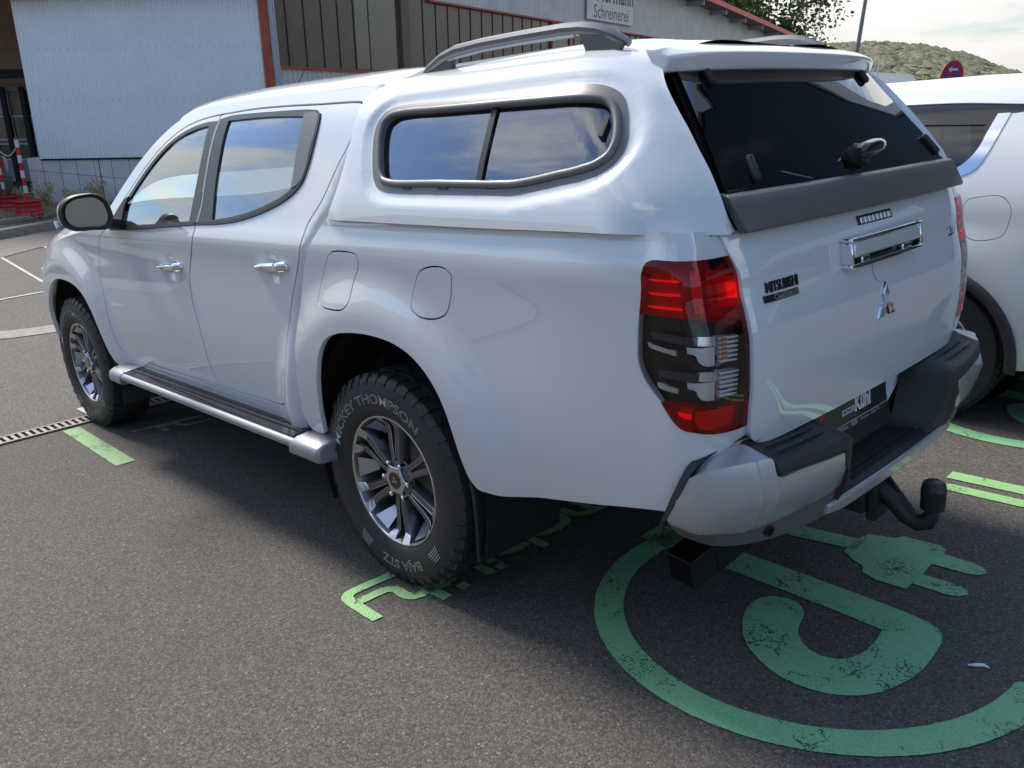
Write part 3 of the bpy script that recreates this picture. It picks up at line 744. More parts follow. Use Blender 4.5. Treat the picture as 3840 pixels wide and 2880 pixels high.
WIN[:]=catmull(WIN_OUT,True,.03)
CV=Vector((-.5,0,1.35))
def can_side(sd):
    ol=[(.205,-.002),(.150,.10),(.135,.20),(.138,.30),(.155,.38),(.175,.45),(.16,.52),(.0,.53),(-.4,.53),(-.75,.53),(-.94,.53),(-.95,.46),(-.98,.385),(-1.01,.33),(-1.05,.272),(-1.09,.22),(-1.13,.165),(-1.17,.11),(-1.205,.05),(-1.232,-.026),(-1.10,-.013),(-.5,-.008)]
    cs=panel('hardtop_side',ol,can_pt,PAINT,top_,holes=[WIN_OUT],side=sd,flange=.03,cen=CV,step=.014,res=.012)
    fr=panel('window_frame',offset(WIN_OUT,.002),can_pt,GREYF,cs,holes=[WIN_GL],side=sd,flange=.016,off=.002,cen=CV,step=.02,res=.012)
    # raised lip round the opening
    lip=catmull(offset(WIN_GL,.006),True,.012);v=[];f=[];m_=8
    for i,(a,b) in enumerate(lip):
        p=Vector(can_pt(a,b));q=Vector(can_pt(*lip[(i+1)%len(lip)]));t=(q-p).normalized()
        n=(Vector(can_pt(a+.003,b))-p).cross(Vector(can_pt(a,b+.003))-p).normalized()
        if n.y<0:n=-n
        u=t.cross(n).normalized();c_=p+n*.004
        for k in range(m_):
            an=2*math.pi*k/m_;w_=c_+u*math.cos(an)*.011+n*math.sin(an)*.009;v.append((w_.x,w_.y*sd,w_.z))
    L_=len(lip)
    for i in range(L_):
        for k in range(m_): f.append((i*m_+k,i*m_+(k+1)%m_,((i+1)%L_)*m_+(k+1)%m_,((i+1)%L_)*m_+k))
    obj('frame_lip',v,f,GREYF,fr,smooth=True)
    panel('window_glass',offset(WIN_GL,.004),can_pt,GL_C,cs,side=sd,flange=0,off=-.011,cen=CV)
    panel('window_divider',[(-.498,.331),(-.519,.331),(-.528,.112),(-.505,.112)],can_pt,BLK,cs,side=sd,flange=.014,off=-.004,cen=CV)
    panel('pull_handle',[(-.906,.280),(-.917,.274),(-.924,.222),(-.911,.224)],can_pt,BLK,cs,side=sd,flange=.02,off=.004,cen=CV,res=.006)
    for x0 in (-.19,-.36,-.56): panel('drain_cover',[(x0,.103),(x0-.04,.102),(x0-.04,.096),(x0,.097)],can_pt,RUB,cs,side=sd,flange=.004,off=.006,cen=CV)
top_=empty('hardtop',Matrix(),None);top_.parent=truck
can_side(1);can_side(-1)
xs=[.17,.14,.10,.05,.0,-.15,-.4,-.65,-.8,-.88,-.94]
ed=[];ce=[]
for x in xs:
    p=Vector(can_raw(x,.53));q=Vector(can_raw(x,.54));ed.append((p,q-p))
    ce.append((x-(.02 if x<-.9 else 0),0,1.752-(.020*((x-.0)/.16)**2 if x>0 else 0)-.036*max(0,(-.4-x)/.54)**2))
rf=loft('hardtop_roof',PAINT,ed,ce,parent=top_,k0=.9)
# front wall of the hardtop
MB().box(.07,.09,-.60,.60,1.28,1.66).build('hardtop_front_wall',VOID,top_)
# roof rails
def rail_pt(x,h):return
for sd in (1,-1):
    m=MB();y=.60
    top=[(.02,.598,1.712),(-.03,.603,1.737),(-.10,.606,1.762),(-.17,.607,1.776),(-.30,.606,1.782),(-.46,.604,1.783),(-.62,.602,1.782),(-.68,.600,1.778),(-.735,.598,1.768),(-.785,.592,1.750),(-.83,.585,1.724)]
    rr=MB();rr.tube([(x,(yy-.035)*sd,z-.002) for x,yy,z in top],[.010,.014,.017,.018,.018,.018,.018,.018,.017,.014,.010],10)
    rl=rr.build('roof_rail',mat('rail_grey',(.20,.20,.205),.34,.6),top_,smooth=True)
    low=[(-.13,.575,1.752),(-.30,.575,1.762),(-.46,.574,1.763),(-.66,.572,1.760)]
    MB().tube([(a,b*sd,c_) for a,b,c_ in low],.005,6).build('lower_bar',mat('rail_silver',(.45,.45,.44),.32,.8),rl,smooth=True)
    for seq in ([(.03,1.705),(-.03,1.735),(-.10,1.757),(-.165,1.768),(-.135,1.71),(-.10,1.690)],[(-.67,1.768),(-.735,1.760),(-.78,1.746),(-.825,1.722),(-.80,1.69),(-.71,1.69)]):
        q=MB();q.prism(seq,lambda a,b,d:(a,(.555+d)*sd,b),.02);q.build('rail_foot',GREYP,rl,bev=.006)
# spoiler over the rear screen
sp_v=[];sp_f=[]
ys=[-.585,-.57,-.50,-.35,-.15,0,.15,.35,.50,.57,.585]
prof=[]
for y in ys:
    k=abs(y)/.60;c2=max(0,(k-.72)/.28)**2
    xt=-.905;zt=1.722-.010*k*k-.016*c2
    xr=-1.040+.060*k**4+.010*c2
    zr_=1.688-.004*k*k-.008*c2
    sp_v+=[(xt,y,zt),(-.95,y,zt-.004),(xr+.022,y,zr_+.009),(xr,y,zr_-.002),(xr-.002,y,zr_-.010),(xr+.012,y,zr_-.044+.004*c2),(xr+.03,y,zr_-.048+.006*c2),(-.94,y,zr_-.040)]
m_=8
for i in range(len(ys)-1):
    for j in range(m_-1): sp_f.append((i*m_+j,i*m_+j+1,(i+1)*m_+j+1,(i+1)*m_+j))
sp_f+=[tuple(range(m_)),tuple((len(ys)-1)*m_+j for j in reversed(range(m_)))]
so_=obj('spoiler',sp_v,sp_f,PAINT,top_);bm=bmesh.new();bm.from_mesh(so_.data);bmesh.ops.recalc_face_normals(bm,faces=bm.faces);bm.to_mesh(so_.data);bm.free();bevsub(so_,.004,2,1)
# rear screen
YE=[(1.25,.690),(1.33,.681),(1.39,.663),(1.447,.638),(1.498,.614),(1.548,.592),(1.60,.570),(1.66,.550)]
XZ=[(1.25,-1.230),(1.33,-1.205),(1.39,-1.170),(1.447,-1.130),(1.498,-1.090),(1.548,-1.050),(1.60,-1.010),(1.64,-.980),(1.69,-.940)]
def hatch_pt(u,z):
    ye=lerp_tab(YE,z)-.010;y=u*ye;return (lerp_tab(XZ,z)+.004-.024*(1-u*u),y,z)
hatch=panel('rear_hatch',[(-1,1.335),(1,1.335),(1,1.50),(1,1.665),(0,1.675),(-1,1.665)],hatch_pt,GL_H,top_,flange=0,cen=REARC,step=.06,res=.06)
def HP(u,z,o=0): 
    p=Vector(hatch_pt(u,z));return p+Vector((-.80,0,.55))*(o*.55)
# dark ceramic band at the top and the edges
panel('screen_border',[(-1,1.335),(-1,1.50),(-1,1.668),(0,1.678),(1,1.668),(1,1.50),(1,1.335),(.965,1.335),(.96,1.50),(.93,1.615),(.80,1.618),(0,1.612),(-.80,1.618),(-.93,1.615),(-.96,1.50),(-.965,1.335)],hatch_pt,GLOSSB,hatch,flange=0,off=-.003,cen=REARC,step=.03,res=.03)
# black inner surround between side skin and glass
for sd in (1,-1):
    v=[];f=[]
    for i in range(12):
        z=1.24+i*.04
        x=lerp_tab(XZ,z);y=lerp_tab(YE,z)
        v+=[(x+.02,(y+.004)*sd,z),(x+.02,(y-.05)*sd,z),(x+.10,(y-.05)*sd,z)]
    for i in range(11):
        f+=[(i*3,i*3+1,i*3+4,i*3+3),(i*3+1,i*3+2,i*3+5,i*3+4)]
    obj('hatch_surround',v,f,VOID,hatch)
# lower grey garnish folded over the gate
ys=[i/12*2-1 for i in range(13)];v=[];f=[]
for u in ys:
    bow=.022*(1-u*u)
    for (x,yh,z) in ((-1.175,.672,1.347),(-1.212,.690,1.344),(-1.220,.693,1.338),(-1.232,.694,1.318),(-1.262,.683,1.266),(-1.262,.681,1.258),(-1.240,.680,1.256)):
        v.append((x-bow,u*yh,z))
for i in range(12):
    for j in range(6): f.append((i*7+j,i*7+j+1,(i+1)*7+j+1,(i+1)*7+j))
f+=[tuple(range(7)),tuple(12*7+j for j in reversed(range(7)))]
ga=obj('hatch_garnish',v,f,GREYP,hatch);bm=bmesh.new();bm.from_mesh(ga.data);bmesh.ops.recalc_face_normals(bm,faces=bm.faces);bm.to_mesh(ga.data);bm.free();bevsub(ga,.004,2,0,25)
MB().box(-1.196,-1.19,-.66,.66,1.335,1.352).build('screen_rubber',RUB,hatch)
# hinges, lock covers, knob
def pill(name,a,b,r,par,mt=BLK,flat=.55):
    m=MB();a=Vector(a);b=Vector(b);pts=[a+(b-a)*t for t in (0,.04,.12,.5,.88,.96,1)]
    m.tube(pts,[r*.45,r*.8,r,r,r,r*.8,r*.45],12);return m.build(name,mt,par,smooth=True)
for sd in (1,-1):
    pill('hinge',HP(.83*sd,1.648,.016),HP(.80*sd,1.600,.016),.011,hatch)
    pill('latch_cover',HP(.80 if sd>0 else -.93,1.422,.012),HP(.80 if sd>0 else -.95,1.362,.012),.012,hatch)
pill('wiper_stem',HP(.42,1.350,.004),HP(.62,1.378,.004),.0022,hatch,GREYP)
k=MB()
c0=HP(-.02,1.388,.0);n=Vector((-.80,0,.55)).normalized()
k.bar(c0,c0+n*.022,.034,20);k.bar(c0+n*.022,c0+n*.03,.034,20,.026)
knob=k.build('lock_knob',BLK,hatch,smooth=True)
hv=MB();u=Vector((0,-1,.10)).normalized();w_=n.cross(u).normalized()
pts=[c0+n*.034+u*t for t in (-.045,-.02,.02,.06,.095,.11)]
hv.tube(pts,[.014,.022,.024,.024,.020,.010],12);hv.build('turn_handle',GLOSSB,knob,smooth=True)
# ================================================================ interior
it=MB();it.box(2.05,2.30,-.70,.70,.90,1.20);it.box(1.95,2.1,-.70,.70,1.08,1.19);it.build('dashboard',INT,truck,bev=.03)
def seat(x,y,par):
    s=MB();s.box(x-.05,x+.48,y-.25,y+.25,.62,.80);s.build('seat',INT,par,bev=.05)
    s=MB();mt_=Matrix.Translation((x,y,.80))@Matrix.Rotation(R_(-16),4,'Y');s.box(-.08,.05,-.24,.24,-.05,.58,mt_);s.build('seat_back',INT,par,bev=.05)
    s=MB();s.box(-.06,.03,-.13,.13,.62,.80,mt_);s.build('headrest',INT,par,bev=.04)
for y in (.38,-.38): seat(1.15,y,truck)
for y in (.38,-.38): seat(.42,y,truck)
a=[Vector((1.82,.38,1.08))+Vector((.30*math.sin(t)*.0,0,0)) for t in (0,)]
ring=[];cc=Vector((1.80,.38,1.10));ax1=Vector((0,1,0));ax2=Vector((.42,0,.90)).normalized()
for i in range(33):
    t=2*math.pi*i/32;ring.append(cc+ax1*.18*math.cos(t)+ax2*.18*math.sin(t))
sw=MB();sw.tube(ring,.016,8,False);sw.bar(cc-ax1*.17,cc+ax1*.17,.014);sw.bar(cc,cc-ax2*.17,.016);sw.bar(cc-Vector((.9,0,-.42))*.02,cc+Vector((.25,0,-.11)),.03)
sw.build('steering_wheel',BLK,truck,smooth=True)
MB().box(.12,2.2,-.82,.82,.50,.60).build('cab_floor',VOID,truck)
MB().box(.14,1.45,-.58,.58,1.690,1.694).build('headliner',INT2,truck)
MB().box(1.60,1.62,.0-.12,.12,1.58,1.64).build('interior_mirror',INT,truck,bev=.01)
# bed floor / inner tub, seen darkly through the rear screen
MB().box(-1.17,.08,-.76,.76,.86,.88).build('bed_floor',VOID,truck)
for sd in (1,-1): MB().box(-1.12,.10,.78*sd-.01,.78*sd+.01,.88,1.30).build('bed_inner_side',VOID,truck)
# ================================================================ wheel arches, underbody
for xc in (0,3.0):
    for sd in (1,-1):
        m=MB();prof=[(.52,.88),(.50,.86),(.495,.52)]
        i0=0;n=48
        for k in range(n+1):
            t=R_(-25)+R_(230)*k/n;rr=.50+.006*(k%2)
            for yy in (.855,.80,.50):
                m.v.append(Vector((xc+rr*math.cos(t)*.93,yy*sd,.42+rr*math.sin(t)*1.02)))
        for k in range(n):
            for j in range(2): m.f.append((k*3+j,k*3+j+1,(k+1)*3+j+1,(k+1)*3+j))
        # inner disc
        m.build('arch_liner',LINER,truck,fix=False)
        d=MB();d.box(xc-.47,xc+.47,.47*sd-.005,.47*sd+.005,.46,.95);d.build('arch_inner_wall',VOID,truck)
m=MB();m.box(-.45,3.5,-.50,.50,.36,.52);m.box(.60,2.35,-.74,.74,.42,.50);m.box(-1.15,-.40,-.66,.66,.50,.60)
m.build('underbody',VOID,truck)
MB().bar((0,-.70,.385),(0,.70,.385),.05,12).build('rear_axle',VOID,truck)
# ================================================================ wheels
def wheel(xc,sd,name='wheel'):
    wh=empty(name,Matrix(),None);wh.parent=truck;wh.matrix_local=Matrix.Translation((xc,0,0))@(Matrix.Scale(-1,4,(0,1,0)) if sd<0 else Matrix())
    R=.387;yo=.892;C_=(0,0,.385)
    # tyre cross section (r, y)
    prof=[(.236,.862),(.243,.874),(.252,.879),(.275,.888),(.305,.8915),(.335,.889),(.352,.884),(.367,.878),(.3775,.868),(.3805,.857),(.381,.78),(.3785,.67),(.374,.652),(.355,.640),(.30,.632),(.24,.645)]
    t=MB();t.lathe(prof,C_,'Y',96);ty=t.build('tyre',TYRE,wh,smooth=True)
    # tread blocks: shoulder lugs and centre ribs with angled grooves
    b=MB();nb=44
    def blk(a0,a1,y0,y1,r0,r1,sk=0):
        i=len(b.v)
        for r in (r0,r1):
            for (a,y) in ((a0+sk,y0),(a1+sk,y0),(a1,y1),(a0,y1)): b.v.append(Vector((r*math.cos(a),y,.385+r*math.sin(a))))
        b.f.extend([(i+4,i+5,i+6,i+7),(i,i+1,i+5,i+4),(i+1,i+2,i+6,i+5),(i+2,i+3,i+7,i+6),(i+3,i,i+4,i+7)])
    da=2*math.pi/nb
    for k in range(nb):
        a=k*da;j=(k%2)*.3*da
        # side biters on the shoulder
        blk(a+.10*da,a+.74*da,.872-(k%2)*.003,.822,.3675,R,0)
        i=len(b.v)
        a0,a1=a+.14*da,a+.70*da
        for (r,y) in ((.386,.868),(.362,.8855 if k%2 else .8835),(.352,.886)):
            for aa in (a0,a1): b.v.append(Vector((r*math.cos(aa),y,.385+r*math.sin(aa))))
        b.f.extend([(i,i+1,i+3,i+2),(i+2,i+3,i+5,i+4)])
        blk(a+j,a+.72*da+j,.814,.792,.374,R+.001,.35*da)
        blk(a+.4*da+j,a+1.15*da+j,.784,.762,.374,R+.001,-.3*da)
        blk(a+j,a+.75*da+j,.754,.732,.374,R+.001,.3*da)
        blk(a+.3*da,a+1.05*da,.724,.702,.374,R+.001,-.3*da)
        blk(a+.10*da,a+.74*da,.694,.655,.366,R,.1*da)
    b.build('tread',TYRE,ty)
    # raised white outlined letters, upright seen from outside, running clockwise
    def arc_text(s,ang_mid,r_mid,size,flip=False,span=None,sx=1.0):
        vs,fs=text_geo(s,size=size,bold=.0004);vs2,fs2=text_geo(s,size=size,offset_=-.0011)
        def mp(vs,lift):
            o=[]
            for a,b_ in vs:
                r=r_mid+(b_ if not flip else -b_)
                t=ang_mid+(a*sx/r_mid)*(1 if not flip else -1)
                # outside view (+y side): looking along -y, +x appears to the left
                y=lerp_tab([(.243,.874),(.252,.879),(.275,.888),(.305,.8915),(.335,.889),(.352,.884)],r)+lift
                o.append((r*math.cos(t),y,.385+r*math.sin(t)))
            return o
        n_=len(vs);obj('white_lettering',mp(vs,.0012)+mp(vs2,.0020),fs+[tuple(i+n_ for i in f_) for f_ in fs2],None,ty,mats=[WHL,TYRE],fmat=[0]*len(fs)+[1]*len(fs2))
    arc_text('MICKEY THOMPSON',R_(74),.300,.048,False,sx=1.36)
    arc_text('BAJA STZ',R_(272),.306,.038,True,sx=.95) if False else arc_text('BAJA STZ',R_(262),.303,.046,False,sx=1.22)
    for aa in (R_(221),R_(303)):
        v=[];f=[]
        for q in range(5):
            for e in range(9):
                t=aa+R_(13)*(e/8-.5)*(1-.10*q);r0=.287+q*.0088
                for r in (r0,r0+.0022): v.append((r*math.cos(t),lerp_tab([(.275,.888),(.305,.8915),(.335,.889)],r)+.0012,.385+r*math.sin(t)))
            for e in range(8):
                i=q*18+e*2;f.append((i,i+1,i+3,i+2))
        obj('white_speed_stripe',v,f,WHL,ty)
    # ---- rim
    rb=MB();rb.lathe([(.238,.868),(.236,.8705),(.2325,.8705),(.229,.866),(.222,.850),(.214,.80),(.205,.72),(.205,.64)],C_,'Y',96)
    rim=rb.build('rim',RIMD,wh,smooth=True)
    lp=MB();lp.lathe([(.2385,.8685),(.2365,.8715),(.2315,.8715),(.2285,.8675)],C_,'Y',96);lp.build('rim_lip',RIMS,rim,smooth=True)
    br=MB();br.bar((0,.70,.385),(0,.715,.385),.155,40);br.build('brake_disc',mat('brake_steel',(.30,.29,.28),.4,.9),rim)
    cal=MB();cal.box(-.15,-.06,.70,.75,.36,.50);cal.build('brake_caliper',BLK,rim)
    bk=MB();bk.bar((0,.655,.385),(0,.66,.385),.20,32);bk.build('wheel_back',VOID,rim)
    # six pairs of spokes
    def P3(r,a,y):return Vector((r*math.cos(a),y,.385+r*math.sin(a)))
    for k in range(6):
        ac=R_(90+60*k)+R_(0)
        for s_ in (1,-1):
            # spoke centre path: from hub (near group centre) outward diverging
            rows=[(.050,.25,.34,.842),(.080,.195,.235,.846),(.120,.155,.165,.847),(.160,.140,.135,.845),(.195,.142,.125,.846),(.216,.152,.120,.857),(.231,.155,.115,.868)]
            v=[];f=[]
            for r,off_,hw,y in rows:
                am=ac+s_*off_*1.0;h2=hw*.62
                ai,ao=am-s_*h2*.85,am+s_*h2   # inner edge (groove side), outer edge
                v+=[P3(r,ai,y-.040),P3(r,ai,y-.003),P3(r,am-s_*h2*.2,y),P3(r,ao-s_*h2*.35,y-.001),P3(r,ao,y-.008),P3(r*.99,ao+s_*.02,y-.045)]
            for i in range(len(rows)-1):
                for j in range(5): f.append((i*6+j,i*6+j+1,(i+1)*6+j+1,(i+1)*6+j))
            f.append(tuple(range(6)))
            so2=obj('spoke',v,f,RIMD,rim);bm=bmesh.new();bm.from_mesh(so2.data);bmesh.ops.recalc_face_normals(bm,faces=bm.faces);bm.to_mesh(so2.data);bm.free()
            for p in so2.data.polygons:p.use_smooth=True
            so2.data.set_sharp_from_angle(angle=R_(35))
            # machined tip and edge line
            tp=MB();am=ac+s_*.155
            q=[P3(.197,am-s_*.052,.8475),P3(.205,am+s_*.070,.8475),P3(.216,am+s_*.10,.857),P3(.233,am+s_*.12,.8705),P3(.2335,am-s_*.065,.8705),P3(.214,am-s_*.058,.8585)]
            q=[p+Vector((0,.0015,0)) for p in q]
            i=len(tp.v);tp.v+=q;tp.f+=[(0,1,2,5),(5,2,3,4)]
            tp.build('machined_face',RIMS,so2,fix=False)
            el=MB();el.tube([P3(r,ac+s_*(off_*1.0)-s_*hw*.62*.85*1.0,y-.001) for r,off_,hw,y in rows[1:6]],.0013,5);el.build('machined_edge',RIMS,so2,smooth=True)
            # deep outer floor wedge between spokes (bright facets)
        aw=ac+R_(30)
        wd=MB();wd.v+=[P3(.170,aw-.10,.80),P3(.170,aw+.10,.80),P3(.222,aw+.17,.857),P3(.222,aw-.17,.857)]
        wd.f.append((0,1,2,3));wd.build('rim_floor',mat_rimf,rim,fix=False)
    hb=MB();hb.lathe([(.075,.830),(.066,.842),(.050,.846),(.047,.848)],C_,'Y',36);hb.build('hub_face',RIMD,rim,smooth=True)
    cp=MB()
    # star shaped machined centre
    star=[]
    for k in range(36):
        a=2*math.pi*k/36;r=.049+.013*max(0,math.cos(6*(a-R_(60))))**2
        star.append((r*math.cos(a),r*math.sin(a)))
    cp.prism(star,lambda a,b,d:(a,.848+d,.385+b),.010);cc_=cp.build('centre_cap',RIMS,rim)
    bevsub(cc_,.003,2)
    c2=MB();c2.bar((0,.858,.385),(0,.8605,.385),.031,28);c2.build('cap_disc',GLOSSB,cc_)
    e3=MB()
    for a in (90,210,330):
        q=diamond(0,0,R_(a),.017);i=len(e3.v);e3.v+=[Vector((-p.x,.8612,.385+p.y)) for p in q];e3.f.append((i,i+1,i+2,i+3))
    e3.build('cap_emblem',RIMS,cc_,fix=False)
    for k in range(6):
        a=R_(60*k+60);nu=MB();nu.bar(P3(.0665,a,.835),P3(.0665,a,.858),.0095,6);nu.bar(P3(.0665,a,.858),P3(.0665,a,.862),.0085,10,.004);nu.build('lug_nut',CHR,rim)
    return wh
mat_rimf=mat('rim_floor_silver',(.50,.52,.56),.25,.85)
for xc in (0,3.0):
    for sd in (1,-1): wheel(xc,sd)
# ================================================================ side steps
for sd in (1,-1):
    st=MB();v=[];f=[]
    xs=[.30,.36,.42,.50,.9,1.4,1.9,2.12,2.20,2.27,2.33]
    sec=[(.76,.475),(.885,.470),(.956,.466),(.966,.463),(.972,.455),(.971,.437),(.960,.431),(.90,.429),(.76,.429)]
    for x in xs:
        k=0
        if x<.42:k=(.42-x)/.12
        if x>2.2:k=(x-2.2)/.13
        for y,z in sec:
            yy=y-(y-.76)*k*(.35 if x<1 else .55)
            v.append((x,yy*sd,.43+(z-.43)*(1-.10*k)+(.02*k if z<.42 else 0)))
    m_=len(sec)
    for i in range(len(xs)-1):
        for j in range(m_): f.append((i*m_+j,i*m_+(j+1)%m_,(i+1)*m_+(j+1)%m_,(i+1)*m_+j))
    f+=[tuple(range(m_)),tuple((len(xs)-1)*m_+j for j in range(m_))]
    s0=obj('side_step',v,f,STEPS,truck);bm=bmesh.new();bm.from_mesh(s0.data);bmesh.ops.recalc_face_normals(bm,faces=bm.faces);bm.to_mesh(s0.data);bm.free()
    for p in s0.data.polygons:p.use_smooth=True
    s0.data.set_sharp_from_angle(angle=R_(45))
    pad=MB();pad.box(.50,2.17,.762*sd,.953*sd,.468,.4745);pad.build('tread_pad',GLOSSB,s0)
    for y in (.815,.845,.875,.905): 
        q=MB();q.box(.50,2.16,(y-.006)*sd,(y+.006)*sd,.4745,.4785);q.build('pad_rib',BLK,s0)
    q=MB();q.box(.50,2.15,.9722*sd,.9735*sd,.446,.4475);q.build('edge_line',RUB,s0)
    ec=MB()
    # raised end caps
    for (xa,xb) in ((.30,.50),(2.17,2.33)):
        q=MB()
        prf=[(.78,.486),(.90,.482),(.948,.475),(.970,.462),(.978,.440),(.974,.412),(.955,.402),(.78,.400)]
        vv=[];ff=[]
        stt=[xa,xa+.012,xa+(xb-xa)*.5,xb] if xa<1 else [xb,xb-.012,xb-(xb-xa)*.5,xa]
        kk=[.10,0,0,0]
        for x,k in zip(stt,kk):
            sl_=.0
            for y,z in prf: vv.append(((x+(.06*(z-.43)/.06*(-.4) if x==stt[3] else 0)),(y-(y-.86)*k)*sd,z-(z-.43)*k))
        m_=len(prf)
        for i in range(3):
            for j in range(m_): ff.append((i*m_+j,i*m_+(j+1)%m_,(i+1)*m_+(j+1)%m_,(i+1)*m_+j))
        ff+=[tuple(range(m_)),tuple(3*m_+j for j in range(m_))]
        e=obj('end_cap',vv,ff,STEPS,s0);bm=bmesh.new();bm.from_mesh(e.data);bmesh.ops.recalc_face_normals(bm,faces=bm.faces);bm.to_mesh(e.data);bm.free();bevsub(e,.006,3,0,30)
    for x in (.7,1.9): 
        q=MB();q.box(x,x+.05,.55*sd,.80*sd,.43,.46);q.build('step_bracket',BLK,s0)
# ---------------- mud flaps
for sd in (1,-1):
    for x0,zb in ((-.40,.19),(2.56,.20)):
        q=MB()
        v=[];f=[]
        for z,xo,y0,y1 in ((.60,.0,.60,.862),(.50,-.012,.58,.862),(.42,-.02,.57,.858),(.30,-.012,.57,.850),(zb,.0,.58,.842)):
            v+=[(x0+xo,y0*sd,z),(x0+xo,y1*sd,z),(x0+xo+.014,y1*sd,z),(x0+xo+.008,y0*sd,z)]
        for i in range(4):
            for j in range(4): f.append((i*4+j,i*4+(j+1)%4,(i+1)*4+(j+1)%4,(i+1)*4+j))
        f+=[(0,1,2,3),(16,17,18,19)]
        o=obj('mud_flap',v,f,BLK2,truck);bm=bmesh.new();bm.from_mesh(o.data);bmesh.ops.recalc_face_normals(bm,faces=bm.faces);bm.to_mesh(o.data);bm.free();bevsub(o,.004,2)
# ---------------- door mirrors
for sd in (1,-1):
    hs=[];f=[]
    cyc=[(.955,1.255),(.957,1.30),(.972,1.345),(1.003,1.371),(1.06,1.376),(1.115,1.365),(1.150,1.335),(1.160,1.29),(1.150,1.248),(1.125,1.226),(1.05,1.218),(.975,1.222)]
    cyc=catmull(cyc,True,.02);n=len(cyc);cy0=sum(p[0] for p in cyc)/n;cz0=sum(p[1] for p in cyc)/n
    v=[]
    for x,k in ((1.925,1.0),(1.932,1.03),(1.96,1.04),(2.00,.98),(2.035,.82),(2.055,.50)):
        for y,z in cyc: v.append((x+(y-cy0)*.20,(cy0+(y-cy0)*k)*sd,cz0+(z-cz0)*k))
    for i in range(5):
        for j in range(n): f.append((i*n+j,i*n+(j+1)%n,(i+1)*n+(j+1)%n,(i+1)*n+j))
    f.append(tuple(5*n+j for j in range(n)))
    mo=obj('door_mirror',v,f,PAINT,truck);bm=bmesh.new();bm.from_mesh(mo.data);bmesh.ops.recalc_face_normals(bm,faces=bm.faces);bm.to_mesh(mo.data);bm.free()
    for p in mo.data.polygons:p.use_smooth=True
    inn=[(cy0+(y-cy0)*.985,cz0+(z-cz0)*.985) for y,z in cyc]
    b=MB();nn_=len(inn)
    for x,k in ((1.955,1.06),(1.930,1.055),(1.919,1.0),(1.926,.84),(1.940,.81)):
        for y,z in cyc: b.v.append(Vector((x+(y-cy0)*.20,(cy0+(y-cy0)*k)*sd,cz0+(z-cz0)*k)))
    for i in range(4):
        for j in range(n): b.f.append((i*n+j,i*n+(j+1)%n,(i+1)*n+(j+1)%n,(i+1)*n+j))
    b.build('mirror_rim',BLK,mo,smooth=True,angle=60)
    g=obj('mirror_glass',[(1.931+(y-cy0)*.20-(z-cz0)*.04,(cy0+(y-cy0)*.82)*sd,cz0+(z-cz0)*.82) for y,z in cyc],[tuple(range(n))],mat('mirror_glass',(.50,.56,.58),.02,1.0),mo)
    ar=MB();ar.v+=[Vector(p) for p in ((2.20,.86*sd,1.19),(1.97,.875*sd,1.195),(1.955,.975*sd,1.215),(2.02,.985*sd,1.215),(2.20,.84*sd,1.235),(1.97,.865*sd,1.245),(1.955,.975*sd,1.262),(2.02,.985*sd,1.262))]
    ar.f+=[(0,1,2,3),(4,7,6,5),(0,4,5,1),(1,5,6,2),(2,6,7,3),(3,7,4,0)];ar.build('mirror_arm',BLK,mo,bev=.012)
    panel('mirror_sail',[(-2.19,1.20),(-2.03,1.200),(-2.03,1.30),(-2.00,1.345),(-2.03,1.338),(-2.13,1.262)],body_pt,BLK,mo,side=sd,off=.006,flange=.01)
    q=MB();q.tube([(1.985+.03,1.168*sd,1.262),(2.0,1.172*sd,1.25),(1.985,1.170*sd,1.235)],.010,8);q.build('indicator_lens',mat('indicator_clear',(.5,.5,.5),.1,.6),mo,smooth=True)
# ================================================================ REAR BUMPER
BUMPS=mat('bumper_silver_grey',(.43,.45,.45),.34,.45,.7,.05);GREYV=mat('valance_grey',(.13,.13,.13),.45,.2);EXM=mat('exhaust_black_chrome',(.03,.03,.03),.22,.7)

bump=empty('rear_bumper',Matrix(),None);bump.parent=truck
def cage(name,rows,mt,par,close_ends=True,bev=.006,sub=0,loop=True,ang=28,dens=1):
    if dens>1:
        nr=[]
        for i in range(len(rows)-1):
            P_=[rows[max(0,i-1)],rows[i],rows[i+1],rows[min(len(rows)-1,i+2)]]
            for k in range(dens):
                t=k/dens;t2=t*t;t3=t2*t;row=[]
                for a,b,c_,d in zip(*P_):
                    row.append(tuple(.5*((2*b[q])+(c_[q]-a[q])*t+(2*a[q]-5*b[q]+4*c_[q]-d[q])*t2+(3*b[q]-a[q]-3*c_[q]+d[q])*t3) for q in range(3)))
                nr.append(row)
        rows=nr+[rows[-1]]
    v=[];f=[];m=len(rows[0])
    for r in rows:v+=r
    for i in range(len(rows)-1):
        for j in range(m if loop else m-1): f.append((i*m+j,i*m+(j+1)%m,(i+1)*m+(j+1)%m,(i+1)*m+j))
    if close_ends and loop: f+=[tuple(range(m)),tuple((len(rows)-1)*m+j for j in range(m))]
    o=obj(name,v,f,mt,par);bm=bmesh.new();bm.from_mesh(o.data);bmesh.ops.recalc_face_normals(bm,faces=bm.faces);bm.to_mesh(o.data);bm.free()
    if bev or sub: bevsub(o,bev,3,sub,ang)
    return o
